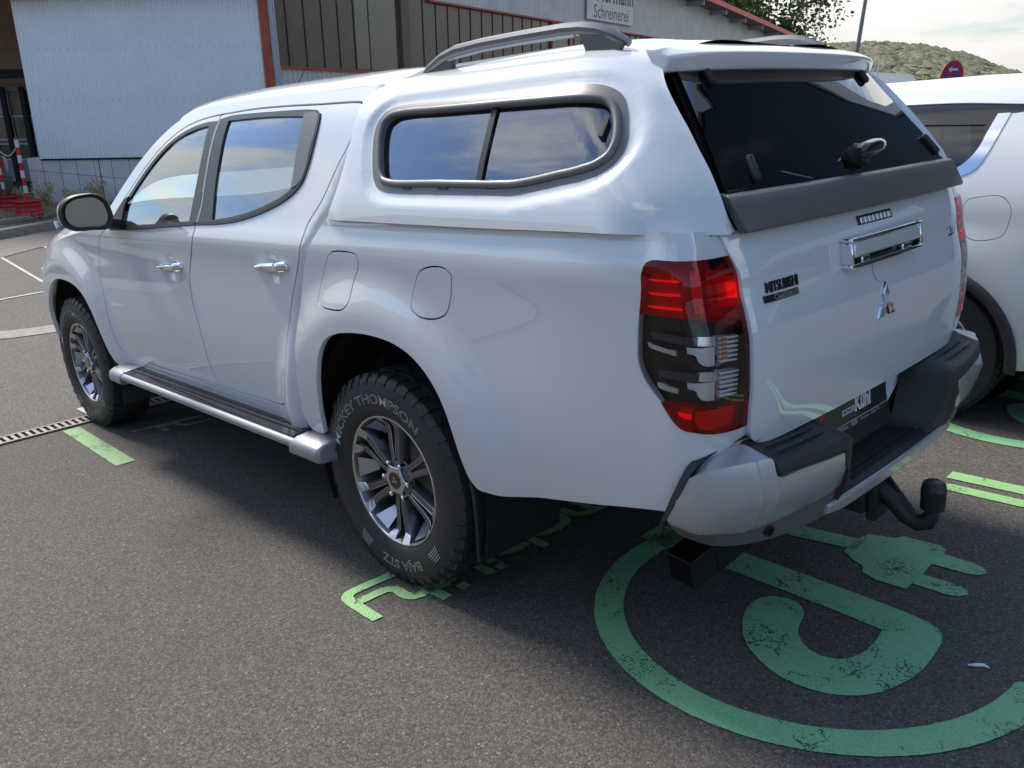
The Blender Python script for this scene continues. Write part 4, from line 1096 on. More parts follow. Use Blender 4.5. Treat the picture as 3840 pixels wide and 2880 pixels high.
for sd in (1,-1):
    Y=lambda p:[(a,b*sd,c_) for a,b,c_ in p]
    # silver corner: sections go round the corner from the side to the inner end
    # each section: top inner, top outer, mid, lower, bottom outer, bottom inner
    rows=[Y([(-1.225,.845,.705),(-1.222,.868,.700),(-1.195,.884,.640),(-1.165,.884,.585),(-1.170,.872,.566),(-1.18,.82,.570)]),
          Y([(-1.235,.815,.732),(-1.262,.850,.720),(-1.262,.868,.640),(-1.240,.866,.570),(-1.235,.850,.550),(-1.20,.80,.556)]),
          Y([(-1.240,.770,.742),(-1.305,.790,.728),(-1.322,.800,.640),(-1.292,.800,.560),(-1.272,.790,.538),(-1.22,.76,.548)]),
          Y([(-1.243,.748,.744),(-1.319,.756,.7265),(-1.343,.757,.640),(-1.319,.757,.560),(-1.292,.752,.535),(-1.228,.732,.548)]),
          Y([(-1.245,.738,.744),(-1.326,.744,.726),(-1.351,.744,.640),(-1.327,.744,.560),(-1.299,.740,.534),(-1.23,.722,.548)]),
          Y([(-1.250,.728,.744),(-1.330,.731,.726),(-1.354,.731,.640),(-1.330,.731,.560),(-1.302,.728,.534),(-1.232,.715,.548)]),
          Y([(-1.28,.700,.744),(-1.347,.700,.724),(-1.368,.700,.640),(-1.345,.700,.562),(-1.318,.700,.536),(-1.24,.70,.548)]),
          Y([(-1.32,.690,.684),(-1.360,.690,.678),(-1.369,.690,.640),(-1.346,.694,.562),(-1.319,.694,.536),(-1.24,.69,.548)]),
          Y([(-1.34,.600,.680),(-1.375,.600,.675),(-1.383,.600,.630),(-1.363,.600,.560),(-1.338,.600,.538),(-1.26,.60,.548)]),
          Y([(-1.35,.480,.672),(-1.388,.480,.666),(-1.391,.480,.620),(-1.376,.480,.560),(-1.350,.480,.541),(-1.27,.48,.548)]),
          Y([(-1.355,.412,.668),(-1.391,.408,.661),(-1.393,.404,.615),(-1.380,.404,.565),(-1.355,.408,.546),(-1.27,.41,.55)]),
          Y([(-1.352,.402,.655),(-1.383,.396,.650),(-1.385,.394,.612),(-1.374,.394,.575),(-1.350,.398,.556),(-1.27,.40,.556)])]
    si=cage('bumper_corner',rows,STEPS if False else BUMPS,bump,bev=.006,dens=4,ang=42)
    # black backing edge between silver and body
    rb=[Y([(-1.14,.872,.555),(-1.145,.885,.560),(-1.163,.886,.575),(-1.165,.87,.575)]),Y([(-1.175,.865,.64),(-1.178,.882,.64),(-1.198,.884,.640),(-1.20,.865,.64)]),Y([(-1.205,.845,.715),(-1.208,.865,.716),(-1.225,.868,.705),(-1.226,.845,.708)]),Y([(-1.215,.812,.745),(-1.222,.832,.746),(-1.240,.838,.738),(-1.240,.815,.736)]),Y([(-1.225,.73,.762),(-1.232,.735,.764),(-1.245,.74,.750),(-1.245,.73,.748)]),Y([(-1.235,.66,.768),(-1.24,.66,.770),(-1.262,.665,.752),(-1.26,.66,.75)])]
    cage('bumper_edge_strip',rb,BLK,bump,bev=.003,dens=3)
    # tread pad on the corner
    rows=[Y([(-1.245,.680,.746),(-1.300,.700,.735),(-1.302,.700,.705),(-1.245,.690,.71)]),
          Y([(-1.245,.665,.746),(-1.354,.690,.716),(-1.363,.690,.684),(-1.245,.68,.69)]),
          Y([(-1.240,.60,.738),(-1.372,.600,.708),(-1.377,.600,.680),(-1.24,.60,.680)]),
          Y([(-1.235,.48,.730),(-1.385,.480,.700),(-1.391,.480,.672),(-1.235,.48,.674)]),
          Y([(-1.235,.375,.728),(-1.386,.395,.702),(-1.396,.392,.664),(-1.235,.375,.664)])]
    pd=cage('step_pad',rows,BLK2,bump,bev=.006)
    # inner cheek running down from the pad to the low step
    rows=[Y([(-1.235,.375,.728),(-1.386,.395,.702),(-1.396,.400,.62),(-1.235,.40,.62)]),
          Y([(-1.235,.345,.722),(-1.388,.370,.696),(-1.393,.385,.60),(-1.235,.40,.60)]),
          Y([(-1.235,.325,.700),(-1.385,.350,.672),(-1.388,.385,.56),(-1.235,.40,.56)]),
          Y([(-1.235,.290,.60),(-1.372,.325,.58),(-1.372,.385,.52),(-1.235,.40,.52)]),
          Y([(-1.235,.255,.545),(-1.362,.292,.535),(-1.362,.385,.50),(-1.235,.40,.50)]),
          Y([(-1.235,.21,.520),(-1.358,.235,.516),(-1.358,.385,.49),(-1.235,.40,.49)])]
    cage('step_cheek',rows,BLK2,bump,bev=.008,dens=3)
    for k,x in enumerate((-1.268,-1.298,-1.328)):
        q=MB();q.v+=[Vector((x,y*sd,.750-(.70-y)*.090-(abs(x)-1.245)*.17+.0008+dz)) for y,dz in ((.655,.0),(.655,.0),(.41,.0),(.41,.0))]
        q.v[1].x-=.011;q.v[2].x-=.011
        q.f.append((0,1,2,3));q.build('tread_rib',BLK,pd,fix=False)
    # lower valance under the corner
    rows=[Y([(-1.15,.86,.560),(-1.16,.80,.575),(-1.19,.79,.515),(-1.165,.83,.520)]),
          Y([(-1.245,.846,.552),(-1.20,.79,.57),(-1.20,.77,.500),(-1.24,.80,.502)]),
          Y([(-1.300,.74,.537),(-1.22,.72,.57),(-1.22,.70,.485),(-1.288,.715,.487)]),
          Y([(-1.335,.60,.541),(-1.24,.60,.57),(-1.24,.60,.478),(-1.325,.60,.480)]),
          Y([(-1.356,.46,.546),(-1.25,.46,.57),(-1.25,.46,.470),(-1.345,.46,.474)]),
          Y([(-1.362,.37,.540),(-1.25,.37,.57),(-1.25,.37,.470),(-1.352,.37,.476)])]
    va=cage('lower_valance',rows,GREYV,bump,bev=.004,dens=3)
    se=MB();c0=Vector((-1.302,.655*sd,.515));nn_=Vector((-.93,.28*sd,-.12)).normalized()
    se.bar(c0,c0+nn_*.022,.015,20);se.build('parking_sensor',BLK,va,smooth=True)
    s2=MB();s2.bar(c0+nn_*.022,c0+nn_*.0235,.010,20);s2.build('sensor_face',DCHR,va)
# centre step and silver trim
rows=[];rows2=[]
for i in range(13):
    u=i/12*2-1;y=u*.40;k=u*u
    xo=-1.368+.012*k;zt=.520-.008*k*0
    rows.append([(-1.235,y,.528),(xo+.012,y,zt+.001),(xo,y,zt-.006),(xo+.004,y,zt-.03),(-1.235,y,.49)])
    if abs(u)<=1: 
        y=u*.43;rows2.append([(xo-.002,y,zt-.004),(xo-.010,y,zt-.010),(xo-.009,y,zt-.042+.010*max(0,k-.8)*5),(xo+.016,y,zt-.056+.012*max(0,k-.8)*5),(xo+.02,y,zt-.02)])
cs=cage('centre_step',rows,BLK,bump,bev=.003)
tm=cage('bumper_trim',rows2,BUMPS,bump,bev=.004)
for x in (-1.262,-1.288,-1.314,-1.338):
    MB().box(x-.006,x+.006,-.25,.25,.5235,.5290).build('tread_rib',BLK,cs)
# wall behind the step, plate and holder
q=MB();q.v+=[Vector(p) for p in ((-1.175,-.42,.74),(-1.175,.42,.74),(-1.215,.40,.60),(-1.215,-.40,.60),(-1.242,.36,.535),(-1.242,-.36,.535),(-1.235,.33,.52),(-1.235,-.33,.52))]
q.f+=[(0,1,2,3),(3,2,4,5),(5,4,6,7)];q.build('step_back_wall',BLK,bump,smooth=True)
for sd in (1,-1):
    q=MB();q.v+=[Vector((a,b*sd,c_)) for a,b,c_ in ((-1.200,.275,.75),(-1.222,.345,.75),(-1.232,.330,.66),(-1.218,.268,.59))]
    q.f.append((0,1,2,3));q.build('body_flank_panel',PAINT,bump,fix=False)
pm=Matrix.Translation((-1.214,0,.6480))@Matrix.Rotation(R_(10),4,'Y')@Matrix.Rotation(R_(-90),4,'Z')@Matrix.Rotation(R_(90),4,'X')
# plate local: x to viewer's right, y up, z towards viewer
pl_=MB();pl_.box(-.262,.262,-.066,.066,-.006,.0);plate=pl_.build('plate_holder',mat('plate_black',(.030,.029,.026),.28,0,.3),bump,matrix=pm)
WP=mat('plate_white_print',(.70,.70,.69),.5);RP=mat('plate_red_print',(.62,.04,.04),.45);QP=mat('plate_grey_print',(.45,.45,.5),.5)
def ptext(s,x,y,size,m=WP,sx=1.0,sh=0,b=0,z=.0012):
    return text_obj('plate_lettering',s,lambda a,b_:(x+a*sx+b_*sh,y+b_,z),m,plate,size=size,bold=b)
ptext('AUTOHAUS',.035,.035,.030,sx=.74,sh=.15,b=.0006)
ptext('Kühl',.090,-.004,.066,sx=.92,sh=.20,b=.0030)
bx=MB();bx.v+=[Vector((x+sh_,y,.0011)) for x,y,sh_ in ((-.055,-.020,0),(.028,-.020,0),(.030,-.003,0),(-.052,-.003,0))];bx.f.append((0,1,2,3));bx.build('plate_patch',WP,plate,fix=False)
ptext('MICHAELIS',-.012,-.0115,.0155,mat('plate_dark_print',(.05,.05,.05),.5),sx=.9,b=.0003,z=.0018)
ln=MB();ln.box(-.262,.262,-.0475,-.0462,.0,.0012);ln.build('plate_line',WP,plate)
ptext('Michaelis',-.055,-.0565,.017,QP,sx=.9);ptext('Kühl',.018,-.0565,.021,QP,sx=1.0,sh=.2,b=.0005);ptext('Kirchheim',.090,-.0565,.0145,QP);ptext('09366 / 90',.165,-.0565,.0145,QP)
ptext('MITSUBISHI',-.175,-.052,.014,WP)
# red swoosh over the lettering
sw=MB();n=18
for i in range(n+1):
    t=i/n;x=-.115+.305*t;y=.012+.052*math.sin(math.pi*(t*.78+.14))-.012*t;w_=.0045*math.sin(math.pi*min(1,t+.12))+.0007
    sw.v+=[Vector((x,y,.0013)),Vector((x,y+w_,.0013))]
for i in range(n): sw.f.append((i*2,i*2+2,i*2+3,i*2+1))
sw.build('plate_swoosh',RP,plate,fix=False)
e3=MB()
for a in (90,210,330):
    q=diamond(-.182,-.008,R_(a),.036);i=len(e3.v);e3.v+=[Vector((p.x,p.y,.0013)) for p in q];e3.f.append((i,i+1,i+2,i+3))
e3.build('plate_emblem',RP,plate,fix=False)
# ---------------- tow bar
tb=MB();tb.box(-1.305,-1.02,-.075,.075,.335,.455);hit=tb.build('tow_bar',BLK,truck,bev=.012)
q=MB();q.box(-1.335,-1.300,-.052,.052,.31,.47);q.build('tow_socket',BLK,hit,bev=.01)
q=MB();q.box(-1.325,-1.22,.02,.12,.44,.50);q.build('socket_cover',BLK,hit,bev=.01)
q=MB();q.box(-1.325,-1.26,-.03,.03,.455,.50);q.build('socket_bracket',BLK,hit,bev=.006)
q=MB();q.tube([(-1.32,0,.405),(-1.365,0,.375),(-1.405,0,.335),(-1.440,0,.322),(-1.468,0,.335),(-1.478,0,.362),(-1.478,0,.385)],[.030,.028,.026,.026,.026,.022,.016],14);q.build('tow_neck',BLK,hit,smooth=True)
q=MB();q.bar((-1.478,0,.380),(-1.478,0,.440),.034,22,.036);q.bar((-1.478,0,.440),(-1.478,0,.462),.036,22,.030);q.bar((-1.478,0,.462),(-1.478,0,.468),.030,22,.018);q.build('ball_cap',mat('ball_cap_rubber',(.015,.016,.017),.35),hit,smooth=True)
q=MB();q.prism([(-1.33,.45),(-1.30,.45),(-1.395,.32),(-1.42,.345)],lambda a,b,d:(a,d-.03,b),.012);q.build('tow_plate',BLK,hit)
# ---------------- exhaust with square tip
a=Vector((-1.052,.665,.312));b=Vector((-1.090,.42,.372));d=(b-a).normalized();u=Vector((1,0,0));u=(u-d*u.dot(d)).normalized();w_=d.cross(u)
def ring_(c_,h,rot=0): return [tuple(c_+u*sx*h+w_*sy*h) for sx,sy in ((1,1),(1,-1),(-1,-1),(-1,1))]
ex=cage('exhaust_tip',[ring_(a,.046),ring_(a+d*.10,.046),ring_(a+d*.10,.050),ring_(b,.048)],EXM,truck,bev=.004)
ei=[ring_(a-d*.0005,.040)];q=MB();q.v+=[Vector(p) for p in ei[0]];q.f.append((0,1,2,3));q.build('exhaust_bore',VOID,ex,fix=False)
q=MB();q.tube([b,b+Vector((.15,-.02,.04)),b+Vector((.7,-.05,.05))],.03,10);q.build('exhaust_pipe',BLK,ex,smooth=True)
# antenna on the cab roof
q=MB();q.tube([(1.49,.16,1.776),(1.47,.16,1.790),(1.375,.16,1.862)],[.010,.004,.0025],8);q.build('roof_antenna',BLK,truck,smooth=True)
# ================================================================ GROUND
def ground_mat(name,base,spk,spk2,sc=1.0,stain=.25):
    m=bpy.data.materials.new(name);m.use_nodes=True;nt=m.node_tree;b=nt.nodes['Principled BSDF'];N=nt.nodes.new;L=nt.links.new
    b.inputs['Roughness'].default_value=.82;b.inputs['Specular IOR Level'].default_value=.35
    tcn=N('ShaderNodeTexCoord')
    def noise_(s,d=4,r=.6):
        n=N('ShaderNodeTexNoise');n.inputs['Scale'].default_value=s;n.inputs['Detail'].default_value=d;n.inputs['Roughness'].default_value=r;L(tcn.outputs['Object'],n.inputs['Vector']);return n.outputs[0]
    def vor(s):
        v=N('ShaderNodeTexVoronoi');v.inputs['Scale'].default_value=s;L(tcn.outputs['Object'],v.inputs['Vector']);return v
    def mr(x,a,b_,c_=0,d=1):
        n=N('ShaderNodeMapRange');n.inputs[1].default_value=a;n.inputs[2].default_value=b_;n.inputs[3].default_value=c_;n.inputs[4].default_value=d;L(x,n.inputs[0]);return n.outputs[0]
    def mixc(f,c1,c2,mode='MIX'):
        n=N('ShaderNodeMixRGB');n.blend_type=mode
        L(f,n.inputs[0]) if hasattr(f,'links') else setattr(n.inputs[0],'default_value',f)
        for i,c_ in ((1,c1),(2,c2)):
            L(c_,n.inputs[i]) if hasattr(c_,'links') else setattr(n.inputs[i],'default_value',(*c_,1))
        return n.outputs[0]
    grain=vor(135*sc);gc=N('ShaderNodeSeparateColor');L(grain.outputs['Color'],gc.inputs[0])
    c1=mixc(mr(gc.outputs[0],0,1),tuple(x*.62 for x in base),tuple(x*1.32 for x in base))
    # bright chips
    g2=vor(95*sc);g2c=N('ShaderNodeSeparateColor');L(g2.outputs['Color'],g2c.inputs[0])
    chip=N('ShaderNodeMath');chip.operation='MULTIPLY';L(mr(g2c.outputs[1],.93,.96,0,.8),chip.inputs[0]);L(mr(g2.outputs['Distance'],.42,.25),chip.inputs[1])
    c2=mixc(chip.outputs[0],c1,spk)
    g3=vor(210*sc);g3c=N('ShaderNodeSeparateColor');L(g3.outputs['Color'],g3c.inputs[0])
    c3=mixc(mr(g3c.outputs[2],.80,.9,0,.55),c2,spk2)
    c4=mixc(mr(noise_(.8,5,.6),.35,.7,0,stain),c3,tuple(x*.55 for x in base))
    c5=mixc(mr(noise_(5,4,.7),.62,.72,0,.35),c4,tuple(x*.5 for x in base))
    L(c5,b.inputs['Base Color'])
    bp=N('ShaderNodeBump');bp.inputs['Strength'].default_value=.65;bp.inputs['Distance'].default_value=.004
    ad=N('ShaderNodeMath');ad.operation='MULTIPLY_ADD';L(mr(grain.outputs['Distance'],0,.6,1,0),ad.inputs[0]);ad.inputs[1].default_value=.8;L(noise_(260*sc,2,.5),ad.inputs[2])
    L(ad.outputs[0],bp.inputs['Height']);L(bp.outputs[0],b.inputs['Normal'])
    return m
ASPH=ground_mat('asphalt_bay',(.092,.082,.073),(.32,.29,.25),(.22,.20,.17))
ASPH2=ground_mat('asphalt_old',(.125,.115,.103),(.40,.36,.31),(.24,.22,.19),.8)
def paintmat(name,col,wear=.5,sc=1.0):
    m=bpy.data.materials.new(name);m.use_nodes=True;nt=m.node_tree;b=nt.nodes['Principled BSDF'];N=nt.nodes.new;L=nt.links.new
    b.inputs['Roughness'].default_value=.62
    tcn=N('ShaderNodeTexCoord')
    v=N('ShaderNodeTexVoronoi');v.inputs['Scale'].default_value=135;L(tcn.outputs['Object'],v.inputs['Vector'])
    n=N('ShaderNodeTexNoise');n.inputs['Scale'].default_value=4.5*sc;n.inputs['Detail'].default_value=8;n.inputs['Roughness'].default_value=.72;L(tcn.outputs['Object'],n.inputs['Vector'])
    n2=N('ShaderNodeTexNoise');n2.inputs['Scale'].default_value=90;n2.inputs['Detail'].default_value=3;L(tcn.outputs['Object'],n2.inputs['Vector'])
    # cracks: edges of a distorted cell pattern
    n3=N('ShaderNodeTexNoise');n3.inputs['Scale'].default_value=6;n3.inputs['Detail'].default_value=5;L(tcn.outputs['Object'],n3.inputs['Vector'])
    mx=N('ShaderNodeMixRGB');mx.inputs[0].default_value=.22;L(tcn.outputs['Object'],mx.inputs[1]);L(n3.outputs['Color'],mx.inputs[2])
    cv=N('ShaderNodeTexVoronoi');cv.feature='DISTANCE_TO_EDGE';cv.inputs['Scale'].default_value=7;L(mx.outputs[0],cv.inputs['Vector'])
    def mr(x,a,b_,c_=0,d=1):
        q=N('ShaderNodeMapRange');q.inputs[1].default_value=a;q.inputs[2].default_value=b_;q.inputs[3].default_value=c_;q.inputs[4].default_value=d;L(x,q.inputs[0]);return q.outputs[0]
    def mt(op,a,b_):
        q=N('ShaderNodeMath');q.operation=op
        for i,x in enumerate((a,b_)): L(x,q.inputs[i]) if hasattr(x,'links') else setattr(q.inputs[i],'default_value',x)
        return q.outputs[0]
    pit=mt('MULTIPLY',mr(v.outputs['Distance'],.38,.62),mr(n2.outputs[0],.42,.58))
    blot=mr(n.outputs[0],.50,.66,0,1)
    crack=mt('MULTIPLY',mr(cv.outputs['Distance'],.014,.002),mr(n.outputs[0],.48,.56))
    hole=mt('MAXIMUM',mt('MULTIPLY',pit,mt('ADD',mt('MULTIPLY',blot,wear*1.3),.18)),crack)
    tone=N('ShaderNodeMixRGB');tone.inputs[1].default_value=(*[c_*.86 for c_ in col],1);tone.inputs[2].default_value=(*[min(1,c_*1.15) for c_ in col],1);L(mr(n2.outputs[0],.3,.7),tone.inputs[0])
    mm=N('ShaderNodeMixRGB');L(mr(hole,.10,.42,0,.92),mm.inputs[0]);L(tone.outputs[0],mm.inputs[1]);mm.inputs[2].default_value=(.035,.045,.035,1);L(mm.outputs[0],b.inputs['Base Color'])
    bp=N('ShaderNodeBump');bp.inputs['Strength'].default_value=.5;bp.inputs['Distance'].default_value=.003;L(mr(v.outputs['Distance'],0,.6,1,0),bp.inputs['Height']);L(bp.outputs[0],b.inputs['Normal'])
    return m
GREEN=paintmat('green_marking_paint',(.20,.46,.23),.42)
GREEN2=paintmat('sunlit_green_marking_paint',(.27,.50,.20),.35)  # same green as the symbols, lightened and yellowed to look sunlit
GREEN3=paintmat('worn_green_marking_paint',(.20,.36,.15),.9)
WHITE=paintmat('white_line_paint',(.50,.48,.44),.6)
gsheet=MB();gsheet.v+=[Vector(p) for p in ((3.24,-40,0),(3.24,40,0),(-40,40,0),(-40,-40,0))];gsheet.f.append((3,2,1,0))
bay=gsheet.build('parking_bay_asphalt',ASPH,None,fix=False,matrix=None);bay.matrix_world=TR;tag(bay,kind='structure')
def mark(name,polys,mt,label,cat,z=.004,group=None):
    """polys in bay coordinates: a thing painted on the bay"""
    v=[];f=[]
    for p in polys:
        q_=[]
        for k in range(len(p)):
            a,b=p[k],p[(k+1)%len(p)];n_=max(1,int(math.dist(a,b)/.012))
            for j in range(n_):
                x=a[0]+(b[0]-a[0])*j/n_;y=a[1]+(b[1]-a[1])*j/n_
                d=noise.noise_vector(Vector((x*90,y*90,1)))*.0022
                q_.append((x+d.x,y+d.y))
        p=q_;i=len(v);v+=[(a,b,z) for a,b in p]
        for t in tri_poly(p):
            t=tuple(i+k for k in t);a,b,c_=(Vector(v[k]) for k in t)
            f.append(t if (b-a).cross(c_-a).z>0 else tuple(reversed(t)))
    o=obj(name,v,f,mt);o.matrix_world=TR;return tag(o,label,cat,group)
def stroke(pts,w_,closed=False):
    pts=catmull(pts,False,.03) if len(pts)>2 else pts
    Lp=[];Rp=[];n=len(pts)
    for i in range(n):
        a=pts[max(0,i-1)];b=pts[min(n-1,i+1)];l=math.dist(a,b) or 1
        nx,ny=-(b[1]-a[1])/l,(b[0]-a[0])/l
        Lp.append((pts[i][0]+nx*w_/2,pts[i][1]+ny*w_/2));Rp.append((pts[i][0]-nx*w_/2,pts[i][1]-ny*w_/2))
    return Lp+Rp[::-1]
def charge_symbol(dx,dy,label):
    cx_,cy_=-1.180,.136;polys=[]
    # ring: from the end cap behind the bay round to the cable of the plug
    a0,a1=R_(178),R_(-47);n=90;ou=[];inn=[]
    for i in range(n+1):
        t=a0+(a1-a0)*i/n;ou.append((cx_+.690*math.cos(t),cy_+.690*math.sin(t)));inn.append((cx_+.594*math.cos(t),cy_+.594*math.sin(t)))
    cap=[(-1.775,.150),(-1.782,.138),(-1.800,.132),(-1.83,.132),(-1.858,.142)]
    polys.append(rv(inn)+cap+ou)
    polys.append([(-.715,-.372),(-.80,-.378),(-.92,-.386),(-1.12,-.406),(-1.12,-.318),(-.90,-.284),(-.775,-.287)])
    Pl=[(-.45,-.066),(-.782,-.056),(-1.094,-.041),(-1.385,-.019),(-1.474,-.006),(-1.522,.010),(-1.552,.056),(-1.566,.142),(-1.566,.275),(-1.546,.366),(-1.516,.433),(-1.470,.485),(-1.409,.518),(-1.323,.530),(-1.212,.497),(-1.13,.440),(-1.075,.372),(-1.036,.287),(-1.026,.21),(-1.050,.158),(-1.096,.135),(-1.145,.145),(-1.180,.178),(-1.194,.218),(-1.206,.265),(-1.233,.310),(-1.279,.350),(-1.326,.362),(-1.374,.346),(-1.403,.30),(-1.414,.214),(-1.404,.124),(-1.311,.114),(-1.087,.098),(-.804,.083),(-.45,.072)]
    polys.append(catmull(Pl[:],True,.03))
    PLG=[(-1.090,-.403),(-1.104,-.462),(-1.192,-.492),(-1.206,-.521),(-1.338,-.526),(-1.362,-.505),(-1.367,-.470),(-1.466,-.466),(-1.505,-.448),(-1.522,-.420),(-1.507,-.390),(-1.471,-.376),(-1.361,-.375),(-1.366,-.286),(-1.477,-.284),(-1.512,-.266),(-1.523,-.240),(-1.505,-.210),(-1.470,-.200),(-1.363,-.205),(-1.361,-.157),(-1.266,-.155),(-1.207,-.178),(-1.192,-.217),(-1.135,-.247),(-1.090,-.285)]
    polys.append(PLG)
    polys=[[(a+dx,b+dy) for a,b in p] for p in polys]
    return mark('charging_marking',polys,GREEN,label,'road marking',group='green charging symbols on the bays')
charge_symbol(0,0,'large round green charging symbol with a P and a plug, painted behind the pickup truck')
charge_symbol(0.0,-2.52,'round green charging symbol mostly hidden under the white estate car at the right')
mark('bay_line',[[(-1.126,-1.162),(-1.124,-1.245),(-3.6,-1.245),(-3.6,-1.162)]],GREEN2,'sunlit-toned green bay line beside the tow bar, the one farther from the pickup','road marking',group='pair of light green bay lines')
mark('bay_line',[[(-1.110,-1.035),(-1.112,-1.105),(-3.6,-1.105),(-3.6,-1.030)]],GREEN2,'sunlit-toned green bay line beside the tow bar, the one nearer to the pickup','road marking',group='pair of light green bay lines')
TXT={'a':[(-.143,1.084),(.030,1.078),(.060,1.070),(.073,1.050),(.062,.80)],'b':[(.001,1.066),(-.010,.944),(-.028,.927),(-.098,.929),(-.124,.912),(-.127,.835),(-.14,.775)],'c':[(-.075,.846),(-.222,.846)],'d':[(-.10,.756),(-.148,.756)],'e':[(-.180,.757),(-.222,.757)],'f':[(-.110,.629),(-.222,.629)],'f2':[(-.078,.569),(-.158,.569)],'g':[(-.182,.572),(-.222,.572)],'h':[(-.085,.52),(-.125,.503),(-.142,.47),(-.142,.378)],'i':[(-.070,.350),(-.225,.350)],'j':[(-.080,.307),(-.125,.297),(-.140,.27),(-.140,.16),(-.115,.130),(-.052,.125)],'k':[(-.029,.221),(-.028,.099),(-.057,.077),(-.118,.074),(-.146,.043),(-.158,-.102)],'l':[(.039,.151),(.043,-.25)],'m':[(-.017,-.022),(-.138,-.013)]}
mark('floor_lettering',[stroke(p,.042) for p in TXT.values()],GREEN2,'thin green letters 24 h painted across the ground beside and under the rear wheel','road marking')
mark('bay_dash',[[(3.05,1.060),(3.045,.965),(2.145,.985),(2.145,1.085)]],GREEN3,'short worn green dash on the ground beside the front wheel','road marking')
mark('floor_lettering',[stroke([(2.667,.80),(2.60,.40)],.035),stroke([(2.592,.683),(2.617,.58),(2.52,.55),(2.479,.40)],.035),stroke([(2.56,.66),(2.50,.66)],.035)],GREEN3,'faint green lettering in the shadow behind the front wheel','road marking')
# ================================================================ WHITE ESTATE / SUV alongside
suv=empty('estate_car',TR@Matrix.Translation((-.80,-2.80,0)),'white estate car parked to the right of the pickup, with a black wheel arch','car')
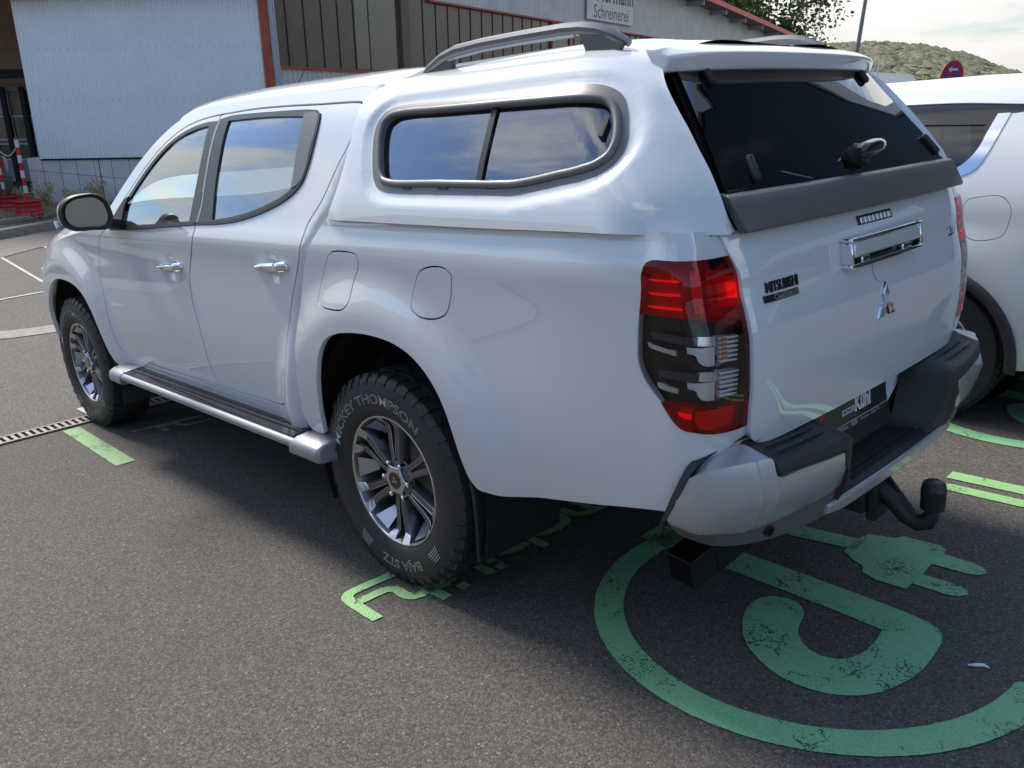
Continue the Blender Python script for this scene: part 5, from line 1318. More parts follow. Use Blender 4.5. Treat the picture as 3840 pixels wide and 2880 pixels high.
# local frame: rear axle x=0, left flank y=+.93 ; wheelbase 2.67
SV=[(.22,.86),(.30,.90),(.42,.925),(.60,.945),(.78,.950),(.90,.945),(.97,.935),(1.06,.925),(1.14,.905),(1.22,.875),(1.30,.840),(1.40,.785),(1.48,.735),(1.54,.690),(1.58,.640)]
def suv_y(x,z):
    y=spline(SV,z)
    if x<-.45:y-=.16*((-.45-x)/.5)**2.2
    if x>2.9:y-=.25*((x-2.9)/.6)**2
    for xc in (.08,2.70):
        d=math.hypot(x-xc,z-.36);y+=.018*sm(1-(d-.47)/.2)
    return y
def suv_pt(s,z): return (-s,suv_y(-s,z),z)
S_ARCH=lambda xc,r,sc=1: [(-xc+r*math.cos(R_(a))*-1,.36+r*math.sin(R_(a))*1.02) for a in range(-12,193,12)]
CS=Vector((1,0,.8))
def suv_side(sd):
    P=lambda name,ol,mt,par=suv,**k: panel(name,ol,suv_pt,mt,par,side=sd,cen=CS,**k)
    arch=lambda xc,r:[(-xc-r*math.cos(R_(a)),.36+r*math.sin(R_(a))) for a in range(-8,189,14)]
    gl_top=[(.47,1.478),(-.1,1.500),(-.8,1.506),(-1.4,1.492),(-1.75,1.455),(-2.05,1.36),(-2.30,1.22),(-2.42,1.13)]
    # s = -x : rear is positive s
    belt=[(-2.42,1.045),(-1.8,1.075),(-1.0,1.105),(-.3,1.150),(-.02,1.185),(.085,1.235),(.120,1.30),(.150,1.39),(.175,1.464)]
    low=[(.92,.62),(.90,.40),(.62,.34)]
    ol=shrink_join([(.475,1.464)],[(.60,1.33),(.72,1.20),(.83,1.06),(.90,.92)],low,rv(arch(.08,.40)),[(-.48,.33),(-1.3,.32),(-2.20,.33)],rv(arch(2.70,.40)),[(-3.15,.40),(-3.38,.50),(-3.42,.68),(-3.30,.80),(-3.1,.90),(-2.6,1.0)],belt)
    fl=[(.075,1.060),(.092,1.090),(.14,1.103),(.24,1.100),(.268,1.070),(.272,.985),(.252,.935),(.20,.915),(.11,.925),(.082,.960)]
    fl=[(a-.005,b) for a,b in fl]
    body=P('body_side',ol,PAINT2,flange=.03,step=.05,holes=[offset(fl,.003)] if sd>0 else [])
    if sd>0:
        P('fuel_flap',fl,PAINT2,flange=.01,res=.01);P('flap_seat',offset(fl,.012),VOID,body,flange=0,off=-.010)
    # glass band
    gb=shrink_join([(.445,1.506)],[(-.1,1.530),(-.8,1.536),(-1.4,1.52),(-1.78,1.478),(-2.08,1.38),(-2.33,1.24),(-2.44,1.13)],[(-2.42,1.048)],belt[1:],[(.475,1.468)])
    P('pillar_cover',gb,GLOSSB,flange=.01,step=.05,off=-.004,holes=[[(-.02,1.215),(.065,1.255),(.095,1.31),(.105,1.38),(.085,1.425),(-.35,1.43),(-.42,1.40),(-.42,1.18),(-.25,1.19)],[(-.50,1.165),(-.50,1.46),(-1.30,1.462),(-1.35,1.13)],[(-1.43,1.13),(-1.40,1.462),(-1.7,1.42),(-2.05,1.27),(-2.2,1.12)]])
    for q in ([(-.02,1.215),(.065,1.255),(.095,1.31),(.105,1.38),(.085,1.425),(-.35,1.43),(-.42,1.40),(-.42,1.18),(-.25,1.19)],[(-.50,1.165),(-.50,1.46),(-1.30,1.462),(-1.35,1.13)],[(-1.43,1.13),(-1.40,1.462),(-1.7,1.42),(-2.05,1.27),(-2.2,1.12)]):
        P('side_glass',q,GL_S,flange=0,off=-.012,step=.08)
    # chrome strip along the belt and up the pillar
    ch=[(-1.0,1.100),(-.3,1.145),(-.02,1.180),(.094,1.230),(.130,1.30),(.160,1.39),(.183,1.466),(.128,1.466),(.105,1.39),(.080,1.31),(.045,1.262),(-.03,1.212),(-.3,1.167),(-1.0,1.118)]
    P('chrome_strip',ch,CHRS,flange=.008,step=.03,off=.004)
    P('roof_side',[(.47,1.500),(-.1,1.528),(-.8,1.534),(-1.4,1.518),(-1.78,1.476),(-2.08,1.378),(-2.33,1.238),(-2.46,1.13),(-2.50,1.15),(-2.36,1.28),(-2.10,1.43),(-1.80,1.535),(-1.4,1.572),(-.8,1.590),(-.1,1.585),(.50,1.560),(.60,1.535)],PAINT2,flange=.01,step=.04)
    for xc in (.08,2.70):
        v=[];f=[];k=0
        for a in range(-10,191,8):
            c_,s_=math.cos(R_(a)),math.sin(R_(a))
            for r,o in ((.440,.006),(.436,.018),(.392,.018),(.378,-.02),(.372,-.10)):
                x=xc+r*c_;z=.36+r*s_;v.append((x,(suv_y(x,max(z,.25))+o)*sd,z))
            k+=1
        for i in range(k-1):
            for j in range(4): f.append((i*5+j,i*5+j+1,(i+1)*5+j+1,(i+1)*5+j))
        obj('arch_cladding',v,f,BLK2,suv,smooth=True)
    m=MB()
    P('sill_cladding',[(-.46,.20),(-2.22,.20),(-2.22,.345),(-.46,.345)],BLK2,flange=.03,off=.012)
    P('rear_bumper_side',[(.42,.24),(.40,.34),(.62,.36),(.90,.42),(.93,.62),(.97,.60),(.96,.26)],BLK2,flange=.03,off=.008)
    # liners and wheels
    for xc in (.08,2.70):
        q=MB();n=30
        for k in range(n+1):
            t=R_(-20)+R_(220)*k/n
            for yy in (.86,.55): q.v.append(Vector((xc+.385*math.cos(t),yy*sd,.37+.385*math.sin(t))))
        for k in range(n): q.f.append((k*2,k*2+1,k*2+3,k*2+2))
        q.build('arch_liner',LINER,suv,fix=False)
        q=MB();q.bar((xc,.56*sd,.37),(xc,.55*sd,.37),.41,28);q.build('arch_inner_wall',VOID,suv)
        wh=empty('wheel',Matrix(),None);wh.parent=suv;wh.matrix_local=Matrix.Translation((xc,0,0))@(Matrix.Scale(-1,4,(0,1,0)) if sd<0 else Matrix())
        t=MB();t.lathe([(.225,.885),(.235,.897),(.27,.905),(.31,.902),(.338,.893),(.350,.875),(.352,.868),(.356,.84),(.347,.838),(.347,.830),(.357,.828),(.358,.80),(.348,.798),(.348,.790),(.358,.788),(.358,.755),(.348,.753),(.348,.745),(.357,.743),(.354,.70),(.34,.68),(.24,.675)],(0,0,.352),'Y',72);ty=t.build('tyre',TYRE,wh,smooth=True)
        q=MB()
        for k in range(60):
            a=2*math.pi*k/60
            mm=Matrix.Translation((0,0,.352))@Matrix.Rotation(-a,4,'Y');q.box(.350,.3585,.835,.872,-.0135,.0135,mm)
        q.build('tread',TYRE,ty)
        t=MB();t.lathe([(.228,.888),(.222,.893),(.212,.885),(.205,.80),(.20,.72)],(0,0,.352),'Y',60);rm=t.build('rim',RIMS,wh,smooth=True)
        q=MB()
        for k in range(10):
            a=2*math.pi*k/10;dx,dz=math.cos(a),math.sin(a);nx,nz=-dz,dx;i=len(q.v)
            for r,wd_,y in ((.03,.018,.885),(.12,.014,.878),(.215,.022,.888)):
                for e,yy in ((-1,y),(1,y),(1,y-.03),(-1,y-.03)): q.v.append(Vector((dx*r+nx*wd_*e,yy,.352+dz*r+nz*wd_*e)))
            for p in range(2):
                for j in range(4): q.f.append((i+p*4+j,i+p*4+(j+1)%4,i+p*4+4+(j+1)%4,i+p*4+4+j))
        q.build('spoke',RIMS,rm)
        q=MB();q.bar((0,.70,.352),(0,.72,.352),.20,30);q.build('wheel_back',VOID,rm);q=MB();q.bar((0,.86,.352),(0,.893,.352),.032,20);q.build('centre_cap',RIMS,rm)
GL_S=glassmat('estate_side_glass',(.22,.26,.32),.0,1.5,1.5)
CHRS=mat('brushed_chrome',(.75,.77,.80),.08,1.0)
suv_side(1);suv_side(-1)
# roof and rear of the estate
v=[];f=[];xsr=[(-.62,1.532),(-.50,1.560),(.1,1.585),(.8,1.590),(1.4,1.572),(1.80,1.535)];n=16
for x,z in xsr:
    y0=suv_y(x,z)
    for j in range(n+1):
        u=1-2*j/n;v.append((x-(.06*(1-u*u) if x<-.55 else 0),y0*u,z+.075*(1-abs(u)**2.6)))
for i in range(len(xsr)-1):
    for j in range(n): f.append((i*(n+1)+j,i*(n+1)+j+1,(i+1)*(n+1)+j+1,(i+1)*(n+1)+j))
ro=obj('roof',v,f,PAINT2,suv,smooth=True);bm=bmesh.new();bm.from_mesh(ro.data);bmesh.ops.recalc_face_normals(bm,faces=bm.faces);bm.to_mesh(ro.data);bm.free()
for p in ro.data.polygons:p.use_smooth=True
def slab(name,pts,mt,n=12,bow=.03,par=suv):
    v=[];f=[]
    for x,yh,z in pts:
        for j in range(n+1):
            u=1-2*j/n;v.append((x+(bow if x>1 else -bow)*(1-u*u),yh*u,z))
    for i in range(len(pts)-1):
        for j in range(n): f.append((i*(n+1)+j,i*(n+1)+j+1,(i+1)*(n+1)+j+1,(i+1)*(n+1)+j))
    o=obj(name,v,f,mt,par,smooth=True);return o
slab('rear_window',[(-.63,.66,1.50),(-.80,.76,1.12)],GLOSSB);slab('tailgate',[(-.80,.77,1.12),(-.90,.80,.92),(-.92,.82,.62)],PAINT2);slab('rear_bumper',[(-.92,.83,.62),(-.99,.83,.55),(-.98,.84,.28)],BLK2)
slab('roof_spoiler',[(-.60,.66,1.555),(-.78,.66,1.535),(-.78,.66,1.515),(-.62,.66,1.50)],PAINT2)
slab('windscreen',[(1.80,.64,1.545),(2.50,.74,1.12)],WS,bow=.12);slab('bonnet',[(2.50,.76,1.10),(3.0,.72,1.02),(3.35,.62,.86)],PAINT2,bow=.10);slab('front_bumper',[(3.35,.66,.86),(3.45,.66,.6),(3.40,.66,.30)],GLOSSB,bow=.10)
q=MB();q.prism([(-.34,1.60),(-.58,1.615),(-.56,1.66),(-.50,1.675),(-.44,1.655)],lambda a,b,d:(a,d,b),.03);fin=q.build('roof_fin',PAINT2,suv,bev=.008);fin.location=(0,-.015,0)
q=MB();q.box(-.7,2.4,-.80,.80,.28,.60);q.build('underbody',VOID,suv)
q=MB();q.box(-.55,-.2,-.6,.6,.6,.95);q.box(.55,.75,-.62,.62,.55,1.22);q.box(1.35,1.5,-.6,.6,.55,1.22);q.build('seats',INT,suv,bev=.04)
# ================================================================ LEVEL GROUND beyond the drain
g2=MB();g2.v+=[Vector(p) for p in ((3.24,-300,0),(900,-900,0),(900,400,0),(3.24,300,0))];g2.f.append((0,1,2,3))
yd=g2.build('yard_asphalt',ASPH2,None,fix=False);tag(yd,kind='structure')
yd.location.z=.0
g3=MB();g3.v+=[Vector(p) for p in ((-900,-900,-4),(900,-900,-4),(900,900,-4),(-900,900,-4))];g3.f.append((0,1,2,3))
tag(g3.build('outlying_ground',ASPH2,None,fix=False),kind='structure')
CONC=mat('concrete_edging',(.36,.32,.26),.85,noise_col=(14,(.24,.21,.17),.18),bump=(60,.4,.003))
def strip(name,pts,w_,z0,z1,mt,label=None,cat=None,kind=None,bev=.0):
    """kerb like solid along a centre line"""
    m=MB();n=len(pts);i0=0
    for i,p in enumerate(pts):
        a=pts[max(0,i-1)];b=pts[min(n-1,i+1)];l=math.dist(a[:2],b[:2]);nx,ny=-(b[1]-a[1])/l,(b[0]-a[0])/l
        for s_,z in ((1,z0),(1,z1),(-1,z1),(-1,z0)): m.v.append(Vector((p[0]+nx*w_/2*s_,p[1]+ny*w_/2*s_,z)))
    for i in range(n-1):
        for j in range(4): m.f.append((i*4+j,i*4+(j+1)%4,(i+1)*4+(j+1)%4,(i+1)*4+j))
    m.f+=[(0,1,2,3),tuple((n-1)*4+j for j in range(4))]
    o=m.build(name,mt,None,bev=bev);return tag(o,label,cat,kind=kind)
# pale strip of setts across the yard, just beyond the drain
strip('paver_strip',[(6.30,2.2),(5.93,.95),(5.75,.55),(5.62,.0),(5.55,-.8),(5.5,-8)],.28,-.05,.006,CONC,kind='structure')
# far kerb with slabs before and the raised verge behind
PAV=ground_mat('paving_slabs',(.20,.18,.155),(.40,.36,.31),(.30,.28,.25),.6)
strip('kerb',[(8.2,3.8),(11.40,-.60),(11.95,-1.70),(12.3,-2.6),(12.9,-4.6),(13.0,-20)],.15,-.02,.13,CONC,kind='structure',bev=.02)
strip('slab_row',[(7.6,3.5),(10.75,-.70),(11.30,-1.80),(11.65,-2.7),(12.2,-4.6),(12.3,-20)],1.15,-.03,.008,PAV,kind='structure')
vg=MB();vg.v+=[Vector(p) for p in ((8.3,3.8,.115),(11.47,-.6,.115),(12.0,-1.7,.115),(12.35,-2.6,.115),(12.95,-4.6,.115),(13.05,-40,.115),(70,-110,.2),(70,40,.2),(9,10,.115))];vg.f.append(tuple(range(9)))
tag(vg.build('verge',ASPH,None,fix=False),kind='structure')
strip('kerb',[(9.5,3.8),(12.35,-1.2),(12.75,-2.1),(13.3,-3.4),(14.0,-6)],.12,.10,.17,CONC,kind='structure',bev=.01)
dirt=ground_mat('dry_dirt',(.24,.20,.15),(.36,.31,.24),(.16,.15,.10),.7)
dv=MB();dv.v+=[Vector(p) for p in ((9.7,3.8,.135),(12.42,-1.2,.135),(12.82,-2.1,.135),(13.37,-3.4,.135),(14.1,-6,.135),(16.5,-4,.20),(13.5,4,.18))];dv.f.append(tuple(range(7)))
tag(dv.build('verge_soil',dirt,None,fix=False),kind='structure')
# thin white chalky lines on the yard
def wl(pts,w_,label):
    v=[(a,b,.006) for a,b in stroke(pts,w_)];n=len(v);t=tri_poly([(a,b) for a,b,_ in v])
    f=[]
    for q in t:
        a,b,c_=(Vector(v[k]) for k in q);f.append(tuple(q) if (b-a).cross(c_-a).z>0 else tuple(reversed(q)))
    tag(obj('painted_line',v,f,WHITE),label,'painted line')
wl([(11.2,-.56),(7.3,-.29)],.035,'long thin white line on the asphalt left of the front wheel')
wl([(11.0,-1.18),(10.4,-1.12),(9.75,-1.08)],.045,'short white line on the asphalt just below the door mirror')
wl([(7.20,.70),(7.28,.25),(7.33,-.18),(7.33,-.8)],.045,'faint white line nearest the front wheel')
# ---------------- drain channel
dr=empty('drainage_grate',TR,'grey metal slotted drainage grate running to the front wheel','drain')
GAL=mat('galvanised_steel',(.30,.28,.26),.45,.6,noise_col=(30,(.22,.17,.13),.2))
m=MB();x0,x1=3.085,3.235
m.box(x0,x0+.018,-8,8,-.02,.012);m.box(x1-.018,x1,-8,8,-.02,.012);m.box((x0+x1)/2-.009,(x0+x1)/2+.009,-8,8,-.01,.011) if False else None
k=-4.0
while k<4.0: m.box(x0+.018,x1-.018,k,k+.020,-.01,.010);k+=.040
m.build('grate_bars',GAL,dr)
MB().box(x0,x1,-8,8,-.03,.002).build('channel_bottom',VOID,dr)
q=MB();q.box(2.99,3.43,.80,.875,.0,.018,Matrix.Translation((0,-.02,0))@Matrix.Rotation(R_(0),4,'Z'));q.build('cover_plate',mat('plate_steel',(.45,.42,.38),.4,.5),dr,bev=.004)
# ================================================================ BUILDINGS
CLAD=mat('grey_white_cladding',(.86,.88,.87),.50,.1,noise_col=(1.2,(.78,.80,.80),.25))
CLAD2=mat('pale_cladding',(.74,.74,.71),.55,noise_col=(2,(.54,.55,.53),.25))
REDP=mat('rusty_red_paint',(.52,.10,.045),.6,noise_col=(6,(.33,.065,.035),.2))
REDR=mat('red_fascia',(.62,.055,.04),.45)
CONW=mat('grey_concrete_wall',(.70,.69,.66),.85,noise_col=(3,(.55,.54,.52),.22),bump=(30,.3,.004))
A0=Vector((14.678,-2.008,0));AD=Vector((-.69907,-.71505,0));AN=Vector((AD.y,-AD.x,0))   # towards camera?
if AN.dot(Vector((-2.2,2.47,0))-A0)<0: AN=-AN
B0=Vector((11.901,-5.279,0));BD=Vector((.23586,-.97179,0));BN=Vector((-BD.y,BD.x,0))
if BN.dot(Vector((-2.2,2.47,0))-B0)<0: BN=-BN
def on(P0,D,Nn):
    return lambda t,h,d=0: P0+D*t+Nn*d+Vector((0,0,h))
PA=on(A0,AD,AN);PB=on(B0,BD,BN)
def quadbox(name,F,t0,t1,h0,h1,d0,d1,mt,par,h0b=None,h1b=None,bev=0):
    h0b=h0 if h0b is None else h0b;h1b=h1 if h1b is None else h1b
    m=MB();P=[F(t,h,d) for t,ha,hb in ((t0,h0,h1),(t1,h0b,h1b)) for h in (ha,hb) for d in (d0,d1)]
    m.v+=P;m.f+=[(0,1,3,2),(4,6,7,5),(0,4,5,1),(2,3,7,6),(0,2,6,4),(1,5,7,3)]
    return m.build(name,mt,par,bev=bev)
def corrugated(name,F,t0,t1,hb,ht,pitch,depth,mt,par,rows=1,trap=False,d0=0):
    """hb,ht: functions of t"""
    v=[];f=[];per=6;n=int((t1-t0)/pitch*per)
    for i in range(n+1):
        t=t0+(t1-t0)*i/n;ph=(t/pitch)%1
        if trap: d=depth*(1 if ph<.5 else 0);d=depth*max(0,min(1,(.32-abs(ph-.5))/.12))
        else: d=depth*(.5+.5*math.cos(2*math.pi*ph))
        b,tp=hb(t),ht(t)
        for r in range(rows+1): v.append(F(t,b+(tp-b)*r/rows,d+d0))
    R1=rows+1
    for i in range(n):
        for r in range(rows): f.append((i*R1+r,(i+1)*R1+r,(i+1)*R1+r+1,i*R1+r+1))
    return obj(name,v,f,mt,par,smooth=not trap)
shopA=empty('clad_building',Matrix.Translation(A0),'pale corrugated metal clad wall on a concrete base, left of the red post','building')
def reparent(o,par): 
    o.matrix_parent_inverse=par.matrix_world.inverted();return o
def into(par,objs):
    for o in objs: o.parent=par;o.matrix_parent_inverse=par.matrix_world.inverted()
c1=corrugated('cladding',PA,.62,4.60,lambda t:.885+.02*t/4,lambda t:3.35+.03*t,.0600,.021,CLAD,None,d0=.03)
c1b=quadbox('eaves_board',PA,-3,4.6,3.33,4.2,.06,.30,mat('eaves_brown',(.10,.075,.06),.8),None,3.47,4.2)
q1=quadbox('wall_base',PA,.38,4.60,-.1,.90,-.25,.02,CONW,None)
# dark grey board joints of the cast wall
js=[]
for t in (.62,.92,1.20,1.50,1.80,2.1,2.4,2.7): js.append(quadbox('joint',PA,t,t+.008,.12,.90,.018,.0215,VOIDG:=mat('joint_dark_grey',(.12,.12,.12),.9) if t==.62 else VOIDG,None))
js.append(quadbox('joint',PA,.38,2.9,.70,.708,.018,.0215,VOIDG,None,.44,.448))
js.append(quadbox('joint',PA,1.58,1.60,.10,.90,.018,.022,VOIDG,None))
q2=quadbox('corner_post',PA,4.60,4.74,-.1,5.2,-.1,.10,REDP,None)
q2b=quadbox('base_flashing',PA,.62,4.6,.865,.885,.02,.05,VOID,None)
q3=MB();q3.bar(PA(4.83,-.1,.12),PA(4.80,5.2,.12),.055,14);q3=q3.build('drainpipe',mat('zinc_pipe',(.34,.37,.40),.4,.6),None,smooth=True)
q3b=MB();q3b.bar(PA(4.832,1.9,.12),PA(4.832,1.96,.12),.062,14);q3b=q3b.build('pipe_collar',mat('zinc_pipe_dark',(.16,.17,.18),.4,.6),None,smooth=True)
fx=[]
for h in (2.63,1.83):
    m=MB();t=.8
    while t<4.55: p=PA(t,h,.046);m.bar(p,p+AN*.004,.006,6);t+=.12
    fx.append(m.build('screw_row',mat('screw_head',(.16,.18,.20),.5,.5) if h>2 else bpy.data.materials['screw_head'],None))
side=quadbox('return_wall',PA,.60,.64,.88,5.2,-6,.03,CLAD,None)
into(shopA,[c1,c1b,q1,q2,q2b,q3,q3b,side]+js+fx)
# ---- long joinery hall (wall B)
shopB=empty('joinery_building',Matrix.Translation(B0),'long grey joinery hall with a band of brown glazing and a red roof edge','building')
PANEL=mat('brown_glass_panel',(.088,.072,.052),.30,0,.12,.1,noise_col=(2.5,(.125,.10,.07),.2))
PANEL2=mat('grey_green_panel',(.10,.10,.085),.14,0,.3,.05,noise_col=(1.0,(.16,.14,.10),.15))
SEAM=mat('panel_seam',(.045,.043,.04),.6);WOODP=mat('brown_post',(.18,.125,.08),.6)
topB=lambda t: 3.70 if t<5 else 3.70-(t-5)*.0225
lowB=lambda t: 2.36-.025*t
roofB=lambda t: 4.72+(19.5-t)*.058 if t<19.5 else 4.72-(t-19.5)*.0665
L2=[]
L2.append(corrugated('lower_cladding',PB,.3,32,lambda t:-.2,lambda t:lowB(t)-.05,.125,.035,CLAD2,None,trap=True,d0=.02))
L2.append(quadbox('lower_trim',PB,.52,32,lowB(.5)-.05,lowB(.5),0,.09,REDP,None,1.52,1.57))
L2.append(quadbox('glazing_band',PB,.3,32,2.30,4.6,-.06,.0,PANEL,None,1.5,3.2))
L2.append(quadbox('reflecting_panel',PB,3.09,3.90,2.30,5.2,.0,.012,PANEL2,None))
L2.append(quadbox('reflecting_panel',PB,2.67,3.05,2.32,5.2,.0,.012,PANEL2,None))
L2.append(quadbox('brown_post',PB,4.03,4.28,2.26,5.2,0,.07,WOODP,None))
ts=[.89,1.33,1.78,2.21,2.65,3.07,3.92,4.31,4.82,5.28,5.72,6.16,6.60,7.06,7.52]
while ts[-1]<31: ts.append(ts[-1]+.455)
for t in ts: L2.append(quadbox('panel_seam',PB,t-.008,t+.008,lowB(t),topB(t) if t>5 else 5.2,0,.016,SEAM,None))
L2.append(quadbox('upper_trim',PB,5.0,32,3.66,3.70,0,.10,REDP,None,topB(32)-.04,topB(32)))
L2.append(corrugated('upper_cladding',PB,5.0,31.8,topB,roofB,.066,.014,CLAD2,None,d0=.03))
L2.append(corrugated('upper_cladding',PB,.3,5.0,lambda t:5.2,lambda t:6.2,.066,.014,CLAD2,None,d0=.03))
# small framed window
w_=[quadbox('window_frame',PB,10.27,10.35,2.2,3.58,.0,.06,REDP,None),quadbox('window_frame',PB,11.26,11.34,2.2,3.54,.0,.06,REDP,None),quadbox('window_frame',PB,10.27,11.34,3.46,3.56,.0,.06,REDP,None,3.44,3.54)]
pane=quadbox('window_pane',PB,10.35,11.26,2.2,3.46,.0,.03,mat('dark_window_glass',(.03,.04,.035),.08,0,.5),None)
L2+=w_+[pane]
L2.append(quadbox('roof_fascia',PB,8,32.2,roofB(8),roofB(8)+.16,-.3,.75,REDR,None,roofB(32.2)-.0,roofB(32.2)+.16)) if False else None
fas=MB()
for (ta,tb) in ((-.5,19.5),(19.5,32.2)):
    i=len(fas.v)
    for t in (ta,tb):
        for h,d in ((0,.75),(.17,.75),(.17,-.5),(0,-.5)): fas.v.append(PB(t,roofB(t)+h,d))
    fas.f+=[(i,i+1,i+5,i+4),(i+1,i+2,i+6,i+5),(i+3,i,i+4,i+7),(i,i+1,i+2,i+3),(i+4,i+5,i+6,i+7)]
L2.append(fas.build('roof_fascia',REDR,None))
sof=MB()
for (ta,tb) in ((-.5,19.5),(19.5,32.0)):
    i=len(sof.v)
    for t in (ta,tb):
        for h,d in ((-.004,.72),(-.004,.0)): sof.v.append(PB(t,roofB(t)+h,d))
    sof.f.append((i,i+1,i+3,i+2))
L2.append(sof.build('soffit',mat('soffit_grey',(.16,.16,.155),.8),None,fix=False))
for t in (17.5,19.8,22.2,24.5,26.8,29.2,31.4): L2.append(quadbox('purlin_end',PB,t,t+.10,roofB(t)-.17,roofB(t)-.01,.02,.66,GALB:=mat('purlin_grey',(.40,.40,.38),.6) if t==17.5 else GALB,None))
L2.append(quadbox('end_wall',PB,31.78,31.86,-.2,3.85,-14,.03,CLAD2,None))
L2.append(quadbox('gutter_box',PB,31.6,31.9,3.45,3.75,.03,.3,mat('brown_box',(.12,.06,.05),.6),None))
rfB=MB();rfB.v+=[PB(-.5,roofB(-.5)+.16,.7),PB(19.5,roofB(19.5)+.16,.7),PB(19.5,roofB(19.5)+.16,-14),PB(-.5,roofB(-.5)+.16,-14),PB(32.2,roofB(32.2)+.16,.7),PB(32.2,roofB(32.2)+.16,-14)]
rfB.f+=[(0,1,2,3),(1,4,5,2)];L2.append(rfB.build('roof',mat('roof_sheet',(.25,.25,.26),.6),None,fix=False))
into(shopB,[o for o in L2 if o])
# small blue P plate on the lower cladding
pk=quadbox('parking_plate',PB,3.05,3.30,2.02,2.26,.08,.09,mat('plate_blue',(.03,.16,.33),.5),None);tag(pk,'small blue square P plate on the pale lower cladding','sign')
PWH=mat('sign_white_print',(.70,.70,.70),.5)
vs,fs=text_geo('P',size=.20,bold=.006);o=obj('plate_letter',[PB(3.175+a,2.14+b,.0925) for a,b in vs],fs,PWH);into(pk,[o])
# joinery sign
sg=quadbox('joinery_sign',PB,12.15,15.20,3.72,4.85,.10,.13,mat('sign_white',(.62,.64,.64),.45),None,3.67,4.83)
tag(sg,'white sign board reading Schreinerei high on the joinery wall','sign')
INK=mat('sign_ink',(.07,.08,.10),.5)
def sgn(s,tc_,hc,size,**k):
    vs,fs=text_geo(s,size=size,**k);o=obj('sign_lettering',[PB(tc_+a,hc+b-.02*(tc_+a-12.2)/3,.1335) for a,b in vs],fs,INK);into(sg,[o])
sgn('Schreinerei',13.70,3.93,.50,spacing=1.02);sgn('Hermann',13.95,4.42,.66,bold=.012,spacing=1.0)
# ---- open hall at the far left
hall=empty('open_hall',Matrix.Translation((18.4,-4.4,0)),'dark open hall with brown timber ceiling and tall glazed doors, far left','building')
C0=Vector((18.382,-4.371,0));PC=on(C0,AD,AN)
HB=mat('hall_brown_board',(.55,.38,.26),.8,noise_col=(3,(.38,.28,.20),.2));HD=mat('hall_dark_steel',(.018,.016,.016),.6);HW=mat('hall_white_frame',(.7,.7,.7),.6);HG=mat('hall_dark_glass',(.06,.07,.068),.10,0,.5,noise_col=(1.5,(.10,.10,.085),.2));HGR=mat('hall_grey_panel',(.36,.39,.42),.7)
H=[]
H.append(quadbox('back_wall',PC,-9,2.6,-.1,6,-.3,-.05,HB,None))
H.append(quadbox('ceiling_board',PC,-9,2.6,3.9,4.0,-.1,4.5,HB,None))
H.append(quadbox('lintel',PC,-9,2.6,2.02,2.12,0,.06,HGR,None))
H.append(quadbox('brick_panel',PC,-.92,2,1.50,2.02,0,.03,mat('hall_brick',(.12,.055,.03),.8,noise_col=(8,(.07,.04,.03),.2)),None))
H.append(quadbox('glazing',PC,-9,2.6,.62,1.50,0,.02,HG,None));H.append(quadbox('lower_panel',PC,-9,2.6,-.1,.62,0,.03,HGR,None))
for h in (1.50,1.02,.93,.60): H.append(quadbox('white_rail',PC,-9,2.6,h-.018,h+.018,.02,.05,HW,None))
t=-3.0
while t<0.9:
    H.append(quadbox('steel_post',PC,t,t+.10,-.1,2.1,.05,.14,HD,None));H.append(quadbox('white_rail',PC,t+.12,t+.135,.6,1.5,.03,.05,HW,None));t+=.42
H.append(quadbox('white_board',PC,-1.44,-1.20,1.55,1.98,.03,.06,mat('white_board_paint',(.55,.56,.54),.7),None))
H.append(quadbox('dark_beam',PC,-9,2.6,2.25,2.42,.9,1.1,HD,None))
H.append(quadbox('front_beam',on(A0,AD,AN),-9,.62,3.10,6.0,-.4,.02,HBX:=mat('hall_fascia_brown',(.075,.062,.052),.8),None)) if False else None
into(hall,[o for o in H if o])
# ================================================================ LAMP MAST, SIGN, HOUSE, TREE, HILL
def polar(az,dist): return Vector((-2.202+dist*math.cos(R_(az)),2.468+dist*math.sin(R_(az)),0))
mb=polar(-64.9,34);mt2=polar(-65.3,34.0)
q=MB();q.bar(mb,Vector((mt2.x-.35,mt2.y+.1,9.0)),.085,12,.045)
tag(q.build('light_mast',mat('mast_grey',(.25,.27,.27),.45,.6),None,smooth=True),'slender grey lamp mast standing up against the sky','mast')
rs=empty('no_stopping_sign',Matrix.Translation(polar(-70.35,17.6)),'round red and blue no stopping sign with white arrow, above the estate car','traffic sign')
sc=polar(-70.35,17.6)+Vector((0,0,1.98));az_=R_(-70.35)
nrm=Vector((-math.cos(az_+R_(52)),-math.sin(az_+R_(52)),0));rt_=Vector((0,0,1)).cross(nrm).normalized();rt_=rt_ if rt_.dot(Vector((math.sin(az_),-math.cos(az_),0)))>0 else -rt_
upv=(Vector((0,0,1))*.995+rt_*.08).normalized()
def SG(a,b,d=0): return sc+rt_*a+upv*b+nrm*d
RS=.30;SRED=mat('sign_red',(.58,.03,.06),.4);SBL=mat('sign_blue',(.02,.10,.38),.4)
ci=lambda r,n=40,cx=0,cy=0:[(cx+r*math.cos(2*math.pi*k/n),cy+r*math.sin(2*math.pi*k/n)) for k in range(n)]
def sgp(name,ol,d,mt_,h=.002):
    m=MB();m.prism(ol,lambda a,b,dd:SG(a,b,d+dd),h);o=m.build(name,mt_,None);into(rs,[o]);return o
sgp('sign_plate',ci(RS),-.004,mat('sign_pale_edge',(.62,.42,.40),.4),.004);sgp('red_disc',ci(RS*.93),.001,SRED)
